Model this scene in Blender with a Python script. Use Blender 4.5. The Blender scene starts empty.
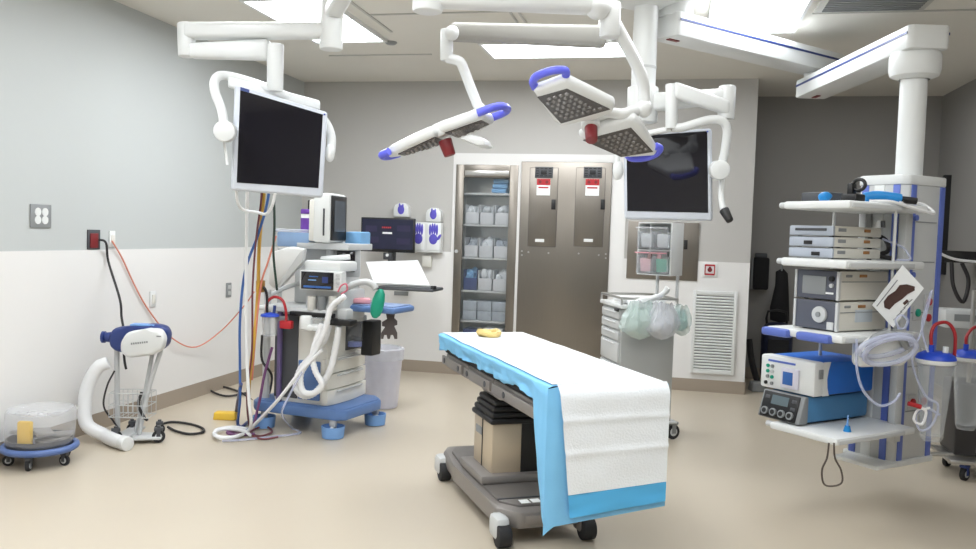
import bpy, bmesh, math, random
from mathutils import Vector, Matrix
random.seed(7)
S = bpy.context.scene
COL = S.collection
PI = math.pi
# ------------------------------------------------------------------ camera
F_PX, YAW, PITCH, ROLL, CAM_Z = 831.08, 0.2161672, 0.0488313, 0.0324786, 1.458
ROOM_L, ROOM_D, ROOM_H, WAIN, BASE_H, NIB_X = -3.8717, 8.2603, 3.0, 1.2608, 0.1203, 0.735
RGT_X, ALC_Y, NEAR_Y = 2.615, 9.27, -2.6
def cam_basis():
    f = Vector((-math.sin(YAW), math.cos(YAW), 0)); r = Vector((math.cos(YAW), math.sin(YAW), 0)); u = Vector((0, 0, 1))
    f2 = f*math.cos(PITCH) - u*math.sin(PITCH); u2 = u*math.cos(PITCH) + f*math.sin(PITCH)
    return r*math.cos(ROLL) + u2*math.sin(ROLL), u2*math.cos(ROLL) - r*math.sin(ROLL), f2
CR, CU, CF = cam_basis()
CO = Vector((0, 0, CAM_Z))
def ray(x, y): return CF + CR*((x-488)/F_PX) - CU*((y-274.5)/F_PX)
def at(x, y, Y): d = ray(x, y); return CO + d*(Y/d.y)              # measured point of the photo at room depth Y
def atz(x, y, z): d = ray(x, y); return CO + d*((z-CAM_Z)/d.z)     # ... at height z
def atx(x, y, X): d = ray(x, y); return CO + d*(X/d.x)             # ... on a side wall
def onplane(x, y, c, n): d = ray(x, y); return CO + d*((c-CO).dot(n)/d.dot(n))
def pxm(p): return (Vector(p)-CO).dot(CF)/F_PX                     # metres per pixel there
cam = bpy.data.cameras.new('camera'); co = bpy.data.objects.new('camera', cam); COL.objects.link(co)
m = Matrix((CR, CU, -CF)).transposed().to_4x4(); m.translation = CO
co.matrix_world = m
cam.sensor_width = 36; cam.lens = F_PX/976*36; cam.clip_start = .05
S.camera = co
# ------------------------------------------------------------------ materials
def lin(c):
    c = c/255.
    return c/12.92 if c <= .04045 else ((c+.055)/1.055)**2.4
def rgb(c): return (lin(c[0]), lin(c[1]), lin(c[2]), 1)
MATS = {}
def mat(name, c, rough=.5, metal=0., var=.05, scale=9., bump=0., bscale=60., coat=0., stretch=None, spec=.5):
    if name in MATS: return MATS[name]
    m = bpy.data.materials.new(name); m.use_nodes = True; MATS[name] = m
    nt = m.node_tree; N = nt.nodes; Lk = nt.links
    b = N['Principled BSDF']; b.inputs['Roughness'].default_value = rough; b.inputs['Metallic'].default_value = metal
    b.inputs['Coat Weight'].default_value = coat; b.inputs['Specular IOR Level'].default_value = spec
    tc = N.new('ShaderNodeTexCoord'); mp = N.new('ShaderNodeMapping'); Lk.new(tc.outputs['Object'], mp.inputs[0])
    if stretch: mp.inputs['Scale'].default_value = stretch
    nz = N.new('ShaderNodeTexNoise'); nz.inputs['Scale'].default_value = scale; nz.inputs['Detail'].default_value = 3
    Lk.new(mp.outputs[0], nz.inputs['Vector'])
    mx = N.new('ShaderNodeMix'); mx.data_type = 'RGBA'
    k = rgb(c)
    mx.inputs[6].default_value = tuple(min(1, v*(1-var)) for v in k[:3])+(1,)
    mx.inputs[7].default_value = tuple(min(1, v*(1+var)) for v in k[:3])+(1,)
    Lk.new(nz.outputs['Fac'], mx.inputs[0]); Lk.new(mx.outputs[2], b.inputs['Base Color'])
    if bump:
        n2 = N.new('ShaderNodeTexNoise'); n2.inputs['Scale'].default_value = bscale; Lk.new(mp.outputs[0], n2.inputs['Vector'])
        bp = N.new('ShaderNodeBump'); bp.inputs['Strength'].default_value = bump; bp.inputs['Distance'].default_value = .01
        Lk.new(n2.outputs['Fac'], bp.inputs['Height']); Lk.new(bp.outputs[0], b.inputs['Normal'])
    return m
def film(name, c, alpha, rough=.15, var=.1, scale=12., bump=.0):
    """clear or cloudy plastic and glass: part transparent, part body colour"""
    m = mat(name, c, rough, var=var, scale=scale, bump=bump, bscale=25)
    nt = m.node_tree; N = nt.nodes; Lk = nt.links
    out = N['Material Output']; b = N['Principled BSDF']
    tr = N.new('ShaderNodeBsdfTransparent'); ms = N.new('ShaderNodeMixShader')
    lw = N.new('ShaderNodeLayerWeight'); lw.inputs['Blend'].default_value = .25
    mr = N.new('ShaderNodeMapRange'); mr.inputs['To Min'].default_value = alpha; mr.inputs['To Max'].default_value = min(1, alpha+.45)
    Lk.new(lw.outputs['Facing'], mr.inputs['Value']); Lk.new(mr.outputs[0], ms.inputs[0])
    Lk.new(tr.outputs[0], ms.inputs[1]); Lk.new(b.outputs[0], ms.inputs[2]); Lk.new(ms.outputs[0], out.inputs[0])
    return m
def glow(name, c, st):
    m = mat(name, c, .5)
    b = m.node_tree.nodes['Principled BSDF']
    b.inputs['Emission Color'].default_value = rgb(c); b.inputs['Emission Strength'].default_value = st
    return m
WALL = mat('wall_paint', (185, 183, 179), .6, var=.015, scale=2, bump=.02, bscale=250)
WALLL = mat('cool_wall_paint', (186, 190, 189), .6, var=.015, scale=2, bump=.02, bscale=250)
WALLD = mat('dimmed_wall_paint', (150, 148, 145), .65, var=.02, scale=2)  # wall grey darkened to carry the dimness of the unlit alcove side
WAINM = mat('wainscot_panel', (226, 225, 223), .45, var=.012, scale=2)
BASEM = mat('vinyl_baseboard', (158, 146, 132), .5, var=.03, scale=4)
FLOORM = mat('vinyl_floor', (194, 183, 165), .3, var=.035, scale=1.6, bump=.015, bscale=40)
CEILM = mat('ceiling_tile', (224, 221, 213), .7, var=.02, scale=3, bump=.02, bscale=300)
CEILM2 = mat('ceiling_diffuser', (190, 189, 183), .5, var=.02)
WHITE = mat('white_enamel', (222, 224, 223), .32, var=.012)
WHITE2 = mat('warm_white_plastic', (222, 220, 212), .42, var=.02)
LGREY = mat('light_grey_plastic', (196, 198, 198), .42, var=.03)
GREY = mat('mid_grey_plastic', (136, 139, 140), .45, var=.03)
DGREY = mat('dark_grey_plastic', (72, 74, 78), .45, var=.04)
BLACK = mat('black_plastic', (20, 20, 22), .45, var=.1)
BLACKF = mat('black_fabric', (22, 22, 25), .85, var=.2, scale=30, bump=.2)
RUBBER = mat('black_rubber', (34, 34, 36), .7, var=.1)
STEEL = mat('brushed_steel', (134, 128, 120), .34, .85, var=.06, scale=14, stretch=(14, 14, .35))
STEELH = mat('brushed_steel_bright', (190, 188, 184), .28, .9, var=.05, scale=10)
TABLEG = mat('painted_table_grey', (140, 135, 131), .38, .35, var=.03)
BEIGEM = mat('beige_column_metal', (196, 181, 158), .35, .3, var=.03)
SCREEN = mat('dark_screen_glass', (26, 25, 31), .06, var=.1, coat=.4)
SCRBLUE = mat('navy_screen', (31, 33, 58), .16, var=.3, scale=5)
LILAC = mat('lilac_blue_handle', (98, 104, 226), .35, var=.05)
PBLUE = mat('periwinkle_blue_trim', (92, 112, 190), .42, var=.04)
ABLUE = mat('steel_blue_base', (92, 124, 176), .42, var=.04)
SKYB = mat('sky_blue_plastic', (122, 166, 222), .45, var=.04)
NAVY = mat('navy_blue_plastic', (42, 60, 120), .4, var=.06)
RBLUE = mat('royal_blue_case', (24, 104, 200), .4, var=.05)
TBLUE = mat('teal_blue_case', (74, 132, 178), .45, var=.05)
LIDB = mat('blue_canister_lid', (30, 70, 190), .4, var=.06)
DRAPEW = mat('white_absorbent_pad', (234, 239, 243), .85, var=.012, scale=20, bump=.25, bscale=110)
DRAPEB = mat('blue_drape_sheet', (124, 190, 232), .7, var=.06, scale=10, bump=.12, bscale=30)
DRAPED = mat('blue_drape_border', (84, 178, 232), .6, var=.05, scale=6)
RED = mat('red_plastic', (176, 32, 40), .45, var=.08)
DRED = mat('dark_red_plastic', (122, 32, 36), .45, var=.1)
ORANGE = mat('orange_cord', (220, 138, 116), .5)
YELLOW = mat('yellow_plastic', (226, 186, 62), .5, var=.08)
AMBER = mat('amber_hose', (214, 168, 66), .45)
GOLD = mat('gold_foil', (216, 192, 124), .4, .3)
GREEN = mat('teal_green_bag', (22, 156, 126), .45, var=.06)
PURPLE = mat('purple_label', (110, 62, 162), .5, var=.05)
GLOVE = mat('violet_glove_print', (92, 84, 190), .5, var=.2, scale=30)
PINK = mat('pink_plastic', (226, 160, 170), .5)
PAPER = mat('white_paper', (236, 238, 238), .8, var=.01)
INK = mat('dark_ink', (48, 44, 46), .8)
BROWN = mat('dark_brown_print', (74, 50, 44), .7, var=.3, scale=40)
TAN = mat('cream_case', (210, 207, 197), .45, var=.02)
BLUEGR = mat('blue_grey_case', (172, 179, 190), .42, var=.02)
SLATE = mat('slate_front_panel', (84, 87, 99), .38, var=.04)
CORDB = mat('blue_hose', (52, 98, 168), .45)
CORDK = mat('black_cord', (38, 36, 38), .55)
CORDR = mat('maroon_cord', (110, 56, 62), .5)
HOSEW = mat('white_hose', (232, 233, 234), .4, var=.02)
REDT = mat('red_tube', (168, 38, 44), .35, var=.08)
GLASS = film('clear_glass', (150, 158, 160), .10, .05)
CLEAR = film('clear_plastic', (222, 227, 230), .15, .12)
CLOUDY = film('cloudy_plastic_film', (226, 228, 233), .34, .2, bump=.4)
CLOUDG = film('cloudy_green_tint_film', (216, 230, 226), .42, .16, bump=.3)
BINF = film('frosted_bin_plastic', (228, 228, 240), .38, .3)
TUBEC = film('clear_tubing', (206, 212, 236), .4, .1)
PANEL = glow('light_diffuser', (246, 250, 255), 14)
# ------------------------------------------------------------------ builders
RM = {}                                  # matrices of things
class MB:
    def __init__(s): s.bm = bmesh.new()
    def _post(s, geom, M=None, mi=0):
        vs = [g for g in geom if isinstance(g, bmesh.types.BMVert)]
        if M is not None: bmesh.ops.transform(s.bm, matrix=M, verts=vs)
        fs = set()
        for v in vs:
            for f in v.link_faces: fs.add(f)
        for f in fs: f.material_index = mi
        return vs
    def box(s, c, d, rz=0., bev=0., seg=2, mi=0, R=None, taper=None):
        g = bmesh.ops.create_cube(s.bm, size=1)['verts']
        for v in g:
            v.co.x *= d[0]; v.co.y *= d[1]; v.co.z *= d[2]
            if taper and v.co.z > 0: v.co.x *= taper[0]; v.co.y *= taper[1]
        if bev:
            es = list({e for v in g for e in v.link_edges})
            r = bmesh.ops.bevel(s.bm, geom=es, offset=min(bev, min(d)*.49), segments=seg, profile=.5, affect='EDGES')
            g = list({v for f in r['faces'] for v in f.verts} | {v for v in g if v.is_valid})
        M = Matrix.Translation(Vector(c)) @ (R.to_4x4() if R is not None else Matrix.Rotation(rz, 4, 'Z'))
        s._post(g, M, mi); return s
    def cyl(s, p0, p1, r0, r1=None, n=16, mi=0, bev=0.):
        p0 = Vector(p0); p1 = Vector(p1); r1 = r0 if r1 is None else r1
        d = p1-p0; L = d.length
        g = bmesh.ops.create_cone(s.bm, cap_ends=True, segments=n, radius1=max(r0, 1e-4), radius2=max(r1, 1e-4), depth=L)['verts']
        if bev:
            es = [e for e in {e for v in g for e in v.link_edges} if abs(e.verts[0].co.z-e.verts[1].co.z) < 1e-6]
            r = bmesh.ops.bevel(s.bm, geom=es, offset=bev, segments=2, profile=.5, affect='EDGES')
            g = list({v for f in r['faces'] for v in f.verts} | {v for v in g if v.is_valid})
        M = Matrix.Translation((p0+p1)/2) @ d.to_track_quat('Z', 'Y').to_matrix().to_4x4()
        s._post(g, M, mi); return s
    def sph(s, c, r, sc=(1, 1, 1), n=16, mi=0, R=None):
        g = bmesh.ops.create_uvsphere(s.bm, u_segments=n, v_segments=max(6, n*2//3), radius=r)['verts']
        M = Matrix.Translation(Vector(c)) @ (R.to_4x4() if R is not None else Matrix()) @ Matrix.Diagonal((*sc, 1))
        s._post(g, M, mi); return s
    def lathe(s, prof, c=(0, 0, 0), n=24, mi=0, sx=1., sy=1.):
        c = Vector(c); rings = []
        for r, z in prof:
            rings.append([s.bm.verts.new(c+Vector((math.cos(2*PI*k/n)*r*sx, math.sin(2*PI*k/n)*r*sy, z))) for k in range(n)])
        for a, b in zip(rings, rings[1:]):
            for k in range(n):
                f = s.bm.faces.new((a[k], a[(k+1) % n], b[(k+1) % n], b[k])); f.material_index = mi
        return s
    def tube(s, pts, r, n=8, mi=0, sm=6, closed=False, rib=0.):
        P = [Vector(p) for p in pts]
        if sm and len(P) > 2:
            Q = []
            m = len(P); rng = range(m if closed else m-1)
            for i in rng:
                p1, p2 = P[i], P[(i+1) % m]
                p0 = P[i-1] if (i > 0 or closed) else p1*2-p2
                p3 = P[(i+2) % m] if (i+2 < m or closed) else p2*2-p1
                for k in range(sm):
                    t = k/sm
                    Q.append(.5*((2*p1)+(p2-p0)*t+(2*p0-5*p1+4*p2-p3)*t*t+(3*p1-p0-3*p2+p3)*t**3))
            if not closed: Q.append(P[-1])
            P = Q
        rings = []; up = None
        m = len(P)
        for i, p in enumerate(P):
            a = P[i-1] if (i > 0 or closed) else p; b = P[(i+1) % m] if (i+1 < m or closed) else p
            t = (b-a)
            t = t.normalized() if t.length > 1e-9 else Vector((0, 0, 1))
            if up is None:
                up = Vector((0, 0, 1)) if abs(t.z) < .9 else Vector((1, 0, 0))
            x = up.cross(t)
            if x.length < 1e-6: x = Vector((1, 0, 0)).cross(t)
            x.normalize(); y = t.cross(x); up = y
            rr = r*(1+rib*(i % 2))
            rings.append([s.bm.verts.new(p+(x*math.cos(2*PI*k/n)+y*math.sin(2*PI*k/n))*rr) for k in range(n)])
        for i in range(m if closed else m-1):
            a, b = rings[i], rings[(i+1) % m]
            for k in range(n):
                f = s.bm.faces.new((a[k], a[(k+1) % n], b[(k+1) % n], b[k])); f.material_index = mi
        if not closed:
            for q in (list(reversed(rings[0])), rings[-1]):
                f = s.bm.faces.new(q); f.material_index = mi
        return s
    def prism(s, poly, off, mi=0, bev=0., seg=2):
        """polygon of 3-D points pushed along the vector off"""
        off = Vector(off)
        a = [s.bm.verts.new(Vector(p)) for p in poly]; b = [s.bm.verts.new(Vector(p)+off) for p in poly]
        fs = [s.bm.faces.new(list(reversed(a))), s.bm.faces.new(b)]
        n = len(a)
        for k in range(n): fs.append(s.bm.faces.new((a[k], a[(k+1) % n], b[(k+1) % n], b[k])))
        for f in fs: f.material_index = mi
        if bev:
            es = list({e for f in fs for e in f.edges})
            bmesh.ops.bevel(s.bm, geom=es, offset=bev, segments=seg, profile=.5, affect='EDGES')
        return s
    def poly(s, pts, mi=0):
        f = s.bm.faces.new([s.bm.verts.new(Vector(p)) for p in pts]); f.material_index = mi; return s
    def grid(s, fn, nu, nv, mi=0):
        V = [[s.bm.verts.new(fn(i/nu, j/nv)) for j in range(nv+1)] for i in range(nu+1)]
        for i in range(nu):
            for j in range(nv):
                f = s.bm.faces.new((V[i][j], V[i+1][j], V[i+1][j+1], V[i][j+1])); f.material_index = mi
        return s
    def crumple(s, amp, sc=8.):
        from mathutils import noise
        for v in s.bm.verts:
            v.co += noise.noise_vector(v.co*sc)*amp
        return s
    def build(s, name, mats, parent=None, world=False, angle=40, solid=0.):
        root = parent
        while root is not None and root.parent is not None: root = root.parent
        org = Vector((0, 0, 0))
        bmesh.ops.recalc_face_normals(s.bm, faces=s.bm.faces)
        if parent is None:
            xs = [v.co for v in s.bm.verts]
            lo = Vector([min(c[i] for c in xs) for i in range(3)]); hi = Vector([max(c[i] for c in xs) for i in range(3)])
            org = Vector(((lo.x+hi.x)/2, (lo.y+hi.y)/2, lo.z))
            bmesh.ops.translate(s.bm, verts=s.bm.verts, vec=-org)
        elif world:
            s.bm.transform(RM[root.name].inverted())
        me = bpy.data.meshes.new(name); s.bm.to_mesh(me); s.bm.free()
        for mt in (mats if isinstance(mats, (list, tuple)) else [mats]): me.materials.append(mt)
        me.shade_smooth(); me.set_sharp_from_angle(angle=math.radians(angle))
        o = bpy.data.objects.new(name, me); COL.objects.link(o); o.location = org
        if parent is not None: o.parent = parent
        if solid:
            md = o.modifiers.new('shell', 'SOLIDIFY'); md.thickness = solid; md.offset = 0
        return o
def tag(o, label, cat, group=None):
    o['label'] = label; o['category'] = cat
    if group: o['group'] = group
    return o
def E(name, loc, rz, label, cat, group=None):
    o = bpy.data.objects.new(name, None); COL.objects.link(o); o.location = loc; o.rotation_euler = (0, 0, rz)
    o.empty_display_size = .1
    RM[o.name] = Matrix.Translation(Vector(loc)) @ Matrix.Rotation(rz, 4, 'Z')
    return tag(o, label, cat, group)
def dup(root, loc, rz, label):
    r = root.copy(); COL.objects.link(r); r.location = loc; r.rotation_euler = (0, 0, rz); r['label'] = label
    RM[r.name] = Matrix.Translation(Vector(loc)) @ Matrix.Rotation(rz, 4, 'Z')
    for ch in list(root.children):
        c = ch.copy(); COL.objects.link(c); c.parent = r
        for g in list(ch.children):
            d = g.copy(); COL.objects.link(d); d.parent = c
    return r
def struct(o): o['kind'] = 'structure'; return o
def cable(name, pts, r, mt, label, cat='cable', group=None, n=8, rib=0., sm=6):
    return tag(MB().tube(pts, r, n=n, rib=rib, sm=sm).build(name, mt), label, cat, group)
def L2W(loc, rz):
    M = Matrix.Translation(Vector(loc)) @ Matrix.Rotation(rz, 4, 'Z')
    return lambda x, y, z: M @ Vector((x, y, z))
def pbox(B, x0, y0, x1, y1, Y, dep, rz=0., bev=.006, mi=0):
    """box whose front spans the measured rectangle at depth Y and runs dep back"""
    xm, ym = (x0+x1)/2, (y0+y1)/2
    w = (at(x1, ym, Y)-at(x0, ym, Y)).length; h = (at(xm, y0, Y)-at(xm, y1, Y)).length
    c = at(xm, ym, Y) + Vector((0, dep/2, 0))
    B.box(c, (w, dep, h), rz, bev, mi=mi); return B
def caster(root, x, y, r=.05, z=0, mat_f=None, rot=0., wd=.03, part='caster'):
    fk = MB().box((x, y, z+2*r+.008), (r*1.3, wd*1.6, .02), rot, .004)
    fk.cyl((x, y, z+2*r), (x, y, z+2*r+.03), .012)
    s_, c_ = math.sin(rot), math.cos(rot)
    for q in (-1, 1): fk.box((x-s_*q*(wd*.5+.006), y+c_*q*(wd*.5+.006), z+r*1.45), (r*.6, .006, r*1.3), rot, .002)
    f = fk.build(part, mat_f or GREY, root)
    MB().cyl((x+s_*wd/2, y-c_*wd/2, z+r), (x-s_*wd/2, y+c_*wd/2, z+r), r, n=20, bev=.004).build('wheel', RUBBER, f)
    MB().cyl((x+s_*(wd/2+.003), y-c_*(wd/2+.003), z+r), (x-s_*(wd/2+.003), y+c_*(wd/2+.003), z+r), r*.55, n=16).build('wheel_hub', LGREY, f)
    return f
# ------------------------------------------------------------------ the room
def bx(x0, x1, y0, y1, z0, z1, B=None): 
    B = B or MB(); return B.box(((x0+x1)/2, (y0+y1)/2, (z0+z1)/2), (x1-x0, y1-y0, z1-z0))
T = .12
struct(bx(ROOM_L-T, RGT_X+T, NEAR_Y-T, ALC_Y+T, -T, 0).build('floor', FLOORM))
struct(bx(ROOM_L-T, RGT_X+T, NEAR_Y-T, ALC_Y+T, ROOM_H, ROOM_H+T).build('ceiling', CEILM))
struct(bx(ROOM_L-T, ROOM_L, NEAR_Y, ROOM_D+T, 0, ROOM_H).build('wall_left', WALLL))
# back wall with the niche of the glass cabinet cut out
CX0, CX1, CZ0, CZ1 = -2.175, -1.532, .10, 2.155
B = MB()
bx(ROOM_L-T, CX0, ROOM_D, ROOM_D+T, 0, ROOM_H, B); bx(CX1, NIB_X, ROOM_D, ROOM_D+T, 0, ROOM_H, B)
bx(CX0, CX1, ROOM_D, ROOM_D+T, CZ1, ROOM_H, B); bx(CX0, CX1, ROOM_D, ROOM_D+T, 0, CZ0, B)
struct(B.build('wall_back', WALL))
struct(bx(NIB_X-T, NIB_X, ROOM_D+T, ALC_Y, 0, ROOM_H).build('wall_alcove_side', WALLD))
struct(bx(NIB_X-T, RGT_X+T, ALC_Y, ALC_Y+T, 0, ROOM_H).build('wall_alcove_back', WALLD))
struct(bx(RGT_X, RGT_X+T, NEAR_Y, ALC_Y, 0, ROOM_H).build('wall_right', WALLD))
struct(bx(ROOM_L-T, RGT_X+T, NEAR_Y-T, NEAR_Y, 0, ROOM_H).build('wall_near', WALL))
e = .006
struct(bx(ROOM_L, ROOM_L+e, NEAR_Y, ROOM_D, BASE_H, WAIN).build('trim_1', WAINM))             # wainscot panels
struct(bx(ROOM_L+e, -2.190, ROOM_D-e, ROOM_D, BASE_H, WAIN).build('trim_2', WAINM))
struct(bx(-.47, NIB_X, ROOM_D-e, ROOM_D, BASE_H, WAIN).build('trim_3', WAINM))
B = MB()                                                                                     # white surround of the two steel cabinets
y0, y1 = ROOM_D-.012, ROOM_D
bx(-2.208, CX0, y0, y1, BASE_H, 2.27, B); bx(CX1, -1.503, y0, y1, BASE_H, 2.27, B); bx(-.596, -.452, y0, y1, BASE_H, 2.27, B)
bx(CX0, CX1, y0, y1, CZ1, 2.27, B); bx(-1.503, -.596, y0, y1, 2.195, 2.27, B)
struct(B.build('trim_4', WAINM))
struct(bx(ROOM_L, ROOM_L+.012, NEAR_Y, ROOM_D, 0, BASE_H).build('baseboard_left', BASEM))
struct(bx(ROOM_L+.012, NIB_X, ROOM_D-.012, ROOM_D, 0, BASE_H).build('baseboard_back', BASEM))
struct(bx(NIB_X, NIB_X+.012, ROOM_D, ALC_Y, 0, BASE_H).build('baseboard_alcove_side', BASEM))
struct(bx(NIB_X, RGT_X, ALC_Y-.012, ALC_Y, 0, BASE_H).build('baseboard_alcove', BASEM))
struct(bx(RGT_X-.012, RGT_X, NEAR_Y, ALC_Y, 0, BASE_H).build('baseboard_right', BASEM))
B = MB()                                                                                     # ceiling grid and diffuser seams
for x in (-1.16, -1.10): bx(x-.008, x+.008, 4.0, 6.2, ROOM_H-.008, ROOM_H, B)
for x0, x1, y in ((-2.2, -.2, 5.7), (-3.05, -2.1, 7.0), (.85, 2.2, 5.95), (-2.2, -.2, 3.9)): bx(x0, x1, y-.01, y+.01, ROOM_H-.008, ROOM_H, B)
bx(-2.2, -2.18, 2.6, 6.2, ROOM_H-.008, ROOM_H, B)
struct(B.build('trim_5', CEILM2))
# ------------------------------------------------------------------ ceiling lights
def troffer(x0, x1, y0, y1, label):
    c = ((x0+x1)/2, (y0+y1)/2); w, d = x1-x0, y1-y0
    r = E('ceiling_light', (c[0], c[1], ROOM_H), 0, label, 'ceiling light', 'recessed ceiling light panels')
    B = MB(); f = .025
    B.box((0, -d/2+f/2, -.012), (w, f, .024)); B.box((0, d/2-f/2, -.012), (w, f, .024))
    B.box((-w/2+f/2, 0, -.012), (f, d-2*f, .024)); B.box((w/2-f/2, 0, -.012), (f, d-2*f, .024))
    B.build('frame', WHITE, r)
    MB().box((0, 0, -.006), (w-2*f, d-2*f, .008)).build('diffuser', PANEL, r)
troffer(-2.93, -2.31, 5.2, 6.45, 'white ceiling light panel above the long arm of the screen over the anesthesia machine')
troffer(-1.59, -.38, 6.58, 7.14, 'white ceiling light panel turned crosswise behind the surgical lights')
troffer(.18, .80, 5.15, 6.40, 'bright white ceiling light panel above the blue-striped pendant arm')
for k, (x, y) in enumerate(((-2.7, 3.1), (-1.0, 2.4), (-2.7, .3), (-1.0, -.2), (.8, .6))):
    troffer(x-.31, x+.31, y-.62, y+.62, 'white ceiling light panel nearer the viewer, above the frame')
# ceiling air vents
r = E('ceiling_vent', (1.18, 5.65, ROOM_H), 0, 'flat grey louvred air vent in the ceiling near the pendant arms', 'vent')
MB().box((0, 0, -.012), (.66, .44, .024), bev=.004).build('frame', CEILM2, r)
B = MB()
for k in range(9): B.box((0, -.17+k*.042, -.027), (.58, .02, .006))
B.build('louvre', GREY, r)
r = E('sprinkler_head', (atz(391, 42, ROOM_H).x, atz(391, 42, ROOM_H).y, ROOM_H), 0, 'small round sprinkler cover on the ceiling at the corner of a light panel', 'sprinkler')
MB().lathe([(0, -.02), (.035, -.02), (.05, -.008), (.05, 0)]).build('cover_plate', GREY, r)
# ------------------------------------------------------------------ left wall fixtures
def plate(name, px, py, w, h, mt, label, cat, group=None):
    p = atx(px, py, ROOM_L); e_ = .006 if p.z < WAIN else 0
    r = E(name, (ROOM_L+e_, p.y, p.z-h/2), PI/2, label, cat, group)      # local x along the wall, local -y into the room
    MB().box((0, -.005, h/2), (w, .01, h), bev=.003).build('cover_plate', mt, r); return r
r = plate('wall_outlet', 40, 216, .175, .145, GREY, 'grey wall plate with four white sockets above the bucket', 'outlet')
for sx in (-1, 1):
    for sz in (-1, 1):
        MB().cyl((sx*.03, -.01, .073+sz*.025), (sx*.03, -.014, .073+sz*.025), .026, n=18).build('socket', WHITE, r)
r = plate('wall_outlet', 93, 239.5, .125, .135, DGREY, 'dark wall plate with a red socket and a black plug in it', 'outlet')
MB().box((-.005, -.014, .06), (.075, .012, .10), bev=.004).build('socket', DRED, r)
r = plate('wall_switch_plate', 111.5, 239, .06, .115, WHITE, 'narrow white wall plate beside the red socket', 'outlet')
MB().box((0, -.013, .055), (.03, .008, .06), bev=.002).build('socket', WHITE2, r)
r = plate('wall_switch_plate', 151.5, 299, .075, .12, WHITE, 'plain white wall plate low on the panel above the warming unit', 'outlet')
MB().box((0, -.013, .06), (.035, .008, .07), bev=.002).build('socket', WHITE2, r)
r = plate('wall_outlet', 227.5, 290, .085, .13, GREY, 'small grey outlet plate on white wall panel between warming unit and anesthesia machine', 'outlet')
for sz in (-1, 1): MB().box((0, -.013, .065+sz*.027), (.04, .008, .034), bev=.003).build('socket', LGREY, r)
# ------------------------------------------------------------------ back wall fixtures
def bplate(name, x0, y0, x1, y1, th, mt, label, cat, group=None):
    a = at(x0, y0, ROOM_D); b = at(x1, y1, ROOM_D); w, h = abs(b.x-a.x), abs(a.z-b.z)
    r = E(name, ((a.x+b.x)/2, ROOM_D-e, min(a.z, b.z)), 0, label, cat, group)
    if mt: MB().box((0, -th/2, h/2), (w, th, h), bev=.003).build('cover_plate', mt, r)
    return r, w, h
r, w, h = bplate('alarm_plate', 702.5, 262.5, 717, 277, .012, WHITE, 'white wall plate with a red square and emblem above the vent', 'call plate')
B = MB(); s_ = w*.62
for q in (-1, 1): B.box((q*s_/2, -.014, h/2), (.009, .004, s_+.009)); B.box((0, -.014, h/2+q*s_/2), (s_, .004, .016))
B.build('red_border', RED, r)
MB().cyl((0, -.012, h/2), (0, -.02, h/2), .022).box((0, -.016, h/2+.02), (.02, .006, .02)).build('emblem', DRED, r)
r, w, h = bplate('vent_grille', 693.5, 290, 733.5, 375, .014, WHITE, 'tall white louvred air vent low on the wall beside the cart', 'vent')
B = MB(); n = 27
for k in range(n):
    B.box((0, -.02, .035+(h-.07)*k/(n-1)), (w-.06, .016, .012), R=Matrix.Rotation(.6, 3, 'X'))
B.build('louvre', WHITE, r)
MB().box((0, -.0155, h/2), (w-.06, .003, h-.06)).build('backing', GREY, r)
B = MB()
for q in (-1, 1): B.box((q*(w/2-.015), -.02, h/2), (.03, .016, h), bev=.003); B.box((0, -.02, h/2+q*(h/2-.015)), (w-.06, .016, .03), bev=.003)
B.build('frame', WHITE, r)
r, w, h = bplate('steel_wall_panel', 628.5, 221, 697, 281, .012, STEEL, 'square stainless steel wall panel behind the cart rack', 'panel')
MB().box((w*.32, -.018, h*.62), (.035, .012, .09), bev=.003).build('latch', BLACK, r)
# ------------------------------------------------------------------ glass-door supply cabinet
cw, chh = CX1-CX0, CZ1-CZ0
r = E('supply_cabinet', ((CX0+CX1)/2, ROOM_D, CZ0), 0, 'tall narrow steel supply cabinet with a glass door and stocked shelves', 'cabinet')
SUP = r; dp = .42
B = MB(); t = .015
B.box((-cw/2+t/2, dp/2, chh/2), (t, dp, chh)); B.box((cw/2-t/2, dp/2, chh/2), (t, dp, chh))
B.box((0, dp/2, t/2), (cw, dp, t)); B.box((0, dp/2, chh-t/2), (cw, dp, t)); B.box((0, dp-t/2, chh/2), (cw, t, chh))
B.build('carcass', STEELH, r)
SHZ = [v-CZ0 for v in (1.875, 1.555, 1.215, .875, .565, .33)]
for z in SHZ: MB().box((0, dp/2+.01, z-.012), (cw-.03, dp-.05, .022), bev=.004).build('shelf', LGREY, r)
d = MB(); fw = .085
d.box((-cw/2+fw/2, -.012, chh/2), (fw, .03, chh), bev=.004); d.box((cw/2-fw/2, -.012, chh/2), (fw, .03, chh), bev=.004)
d.box((0, -.012, chh-.065), (cw-2*fw, .03, .13), bev=.004); d.box((0, -.012, .05), (cw-2*fw, .03, .10), bev=.004)
d = d.build('door', STEEL, r)
MB().box((0, -.01, chh/2-.015), (cw-2*fw, .006, chh-.23)).build('glass_pane', GLASS, d)
MB().box((0, -.03, chh-.085), (cw-2*fw-.02, .008, .05), bev=.003).build('top_rail', STEELH, d)
MB().cyl((-cw/2+.03, -.03, 1.17), (-cw/2+.03, -.045, 1.17), .018, n=14).build('door_knob', LGREY, d)
BX0, BY0 = (CX0+CX1)/2, ROOM_D
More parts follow.
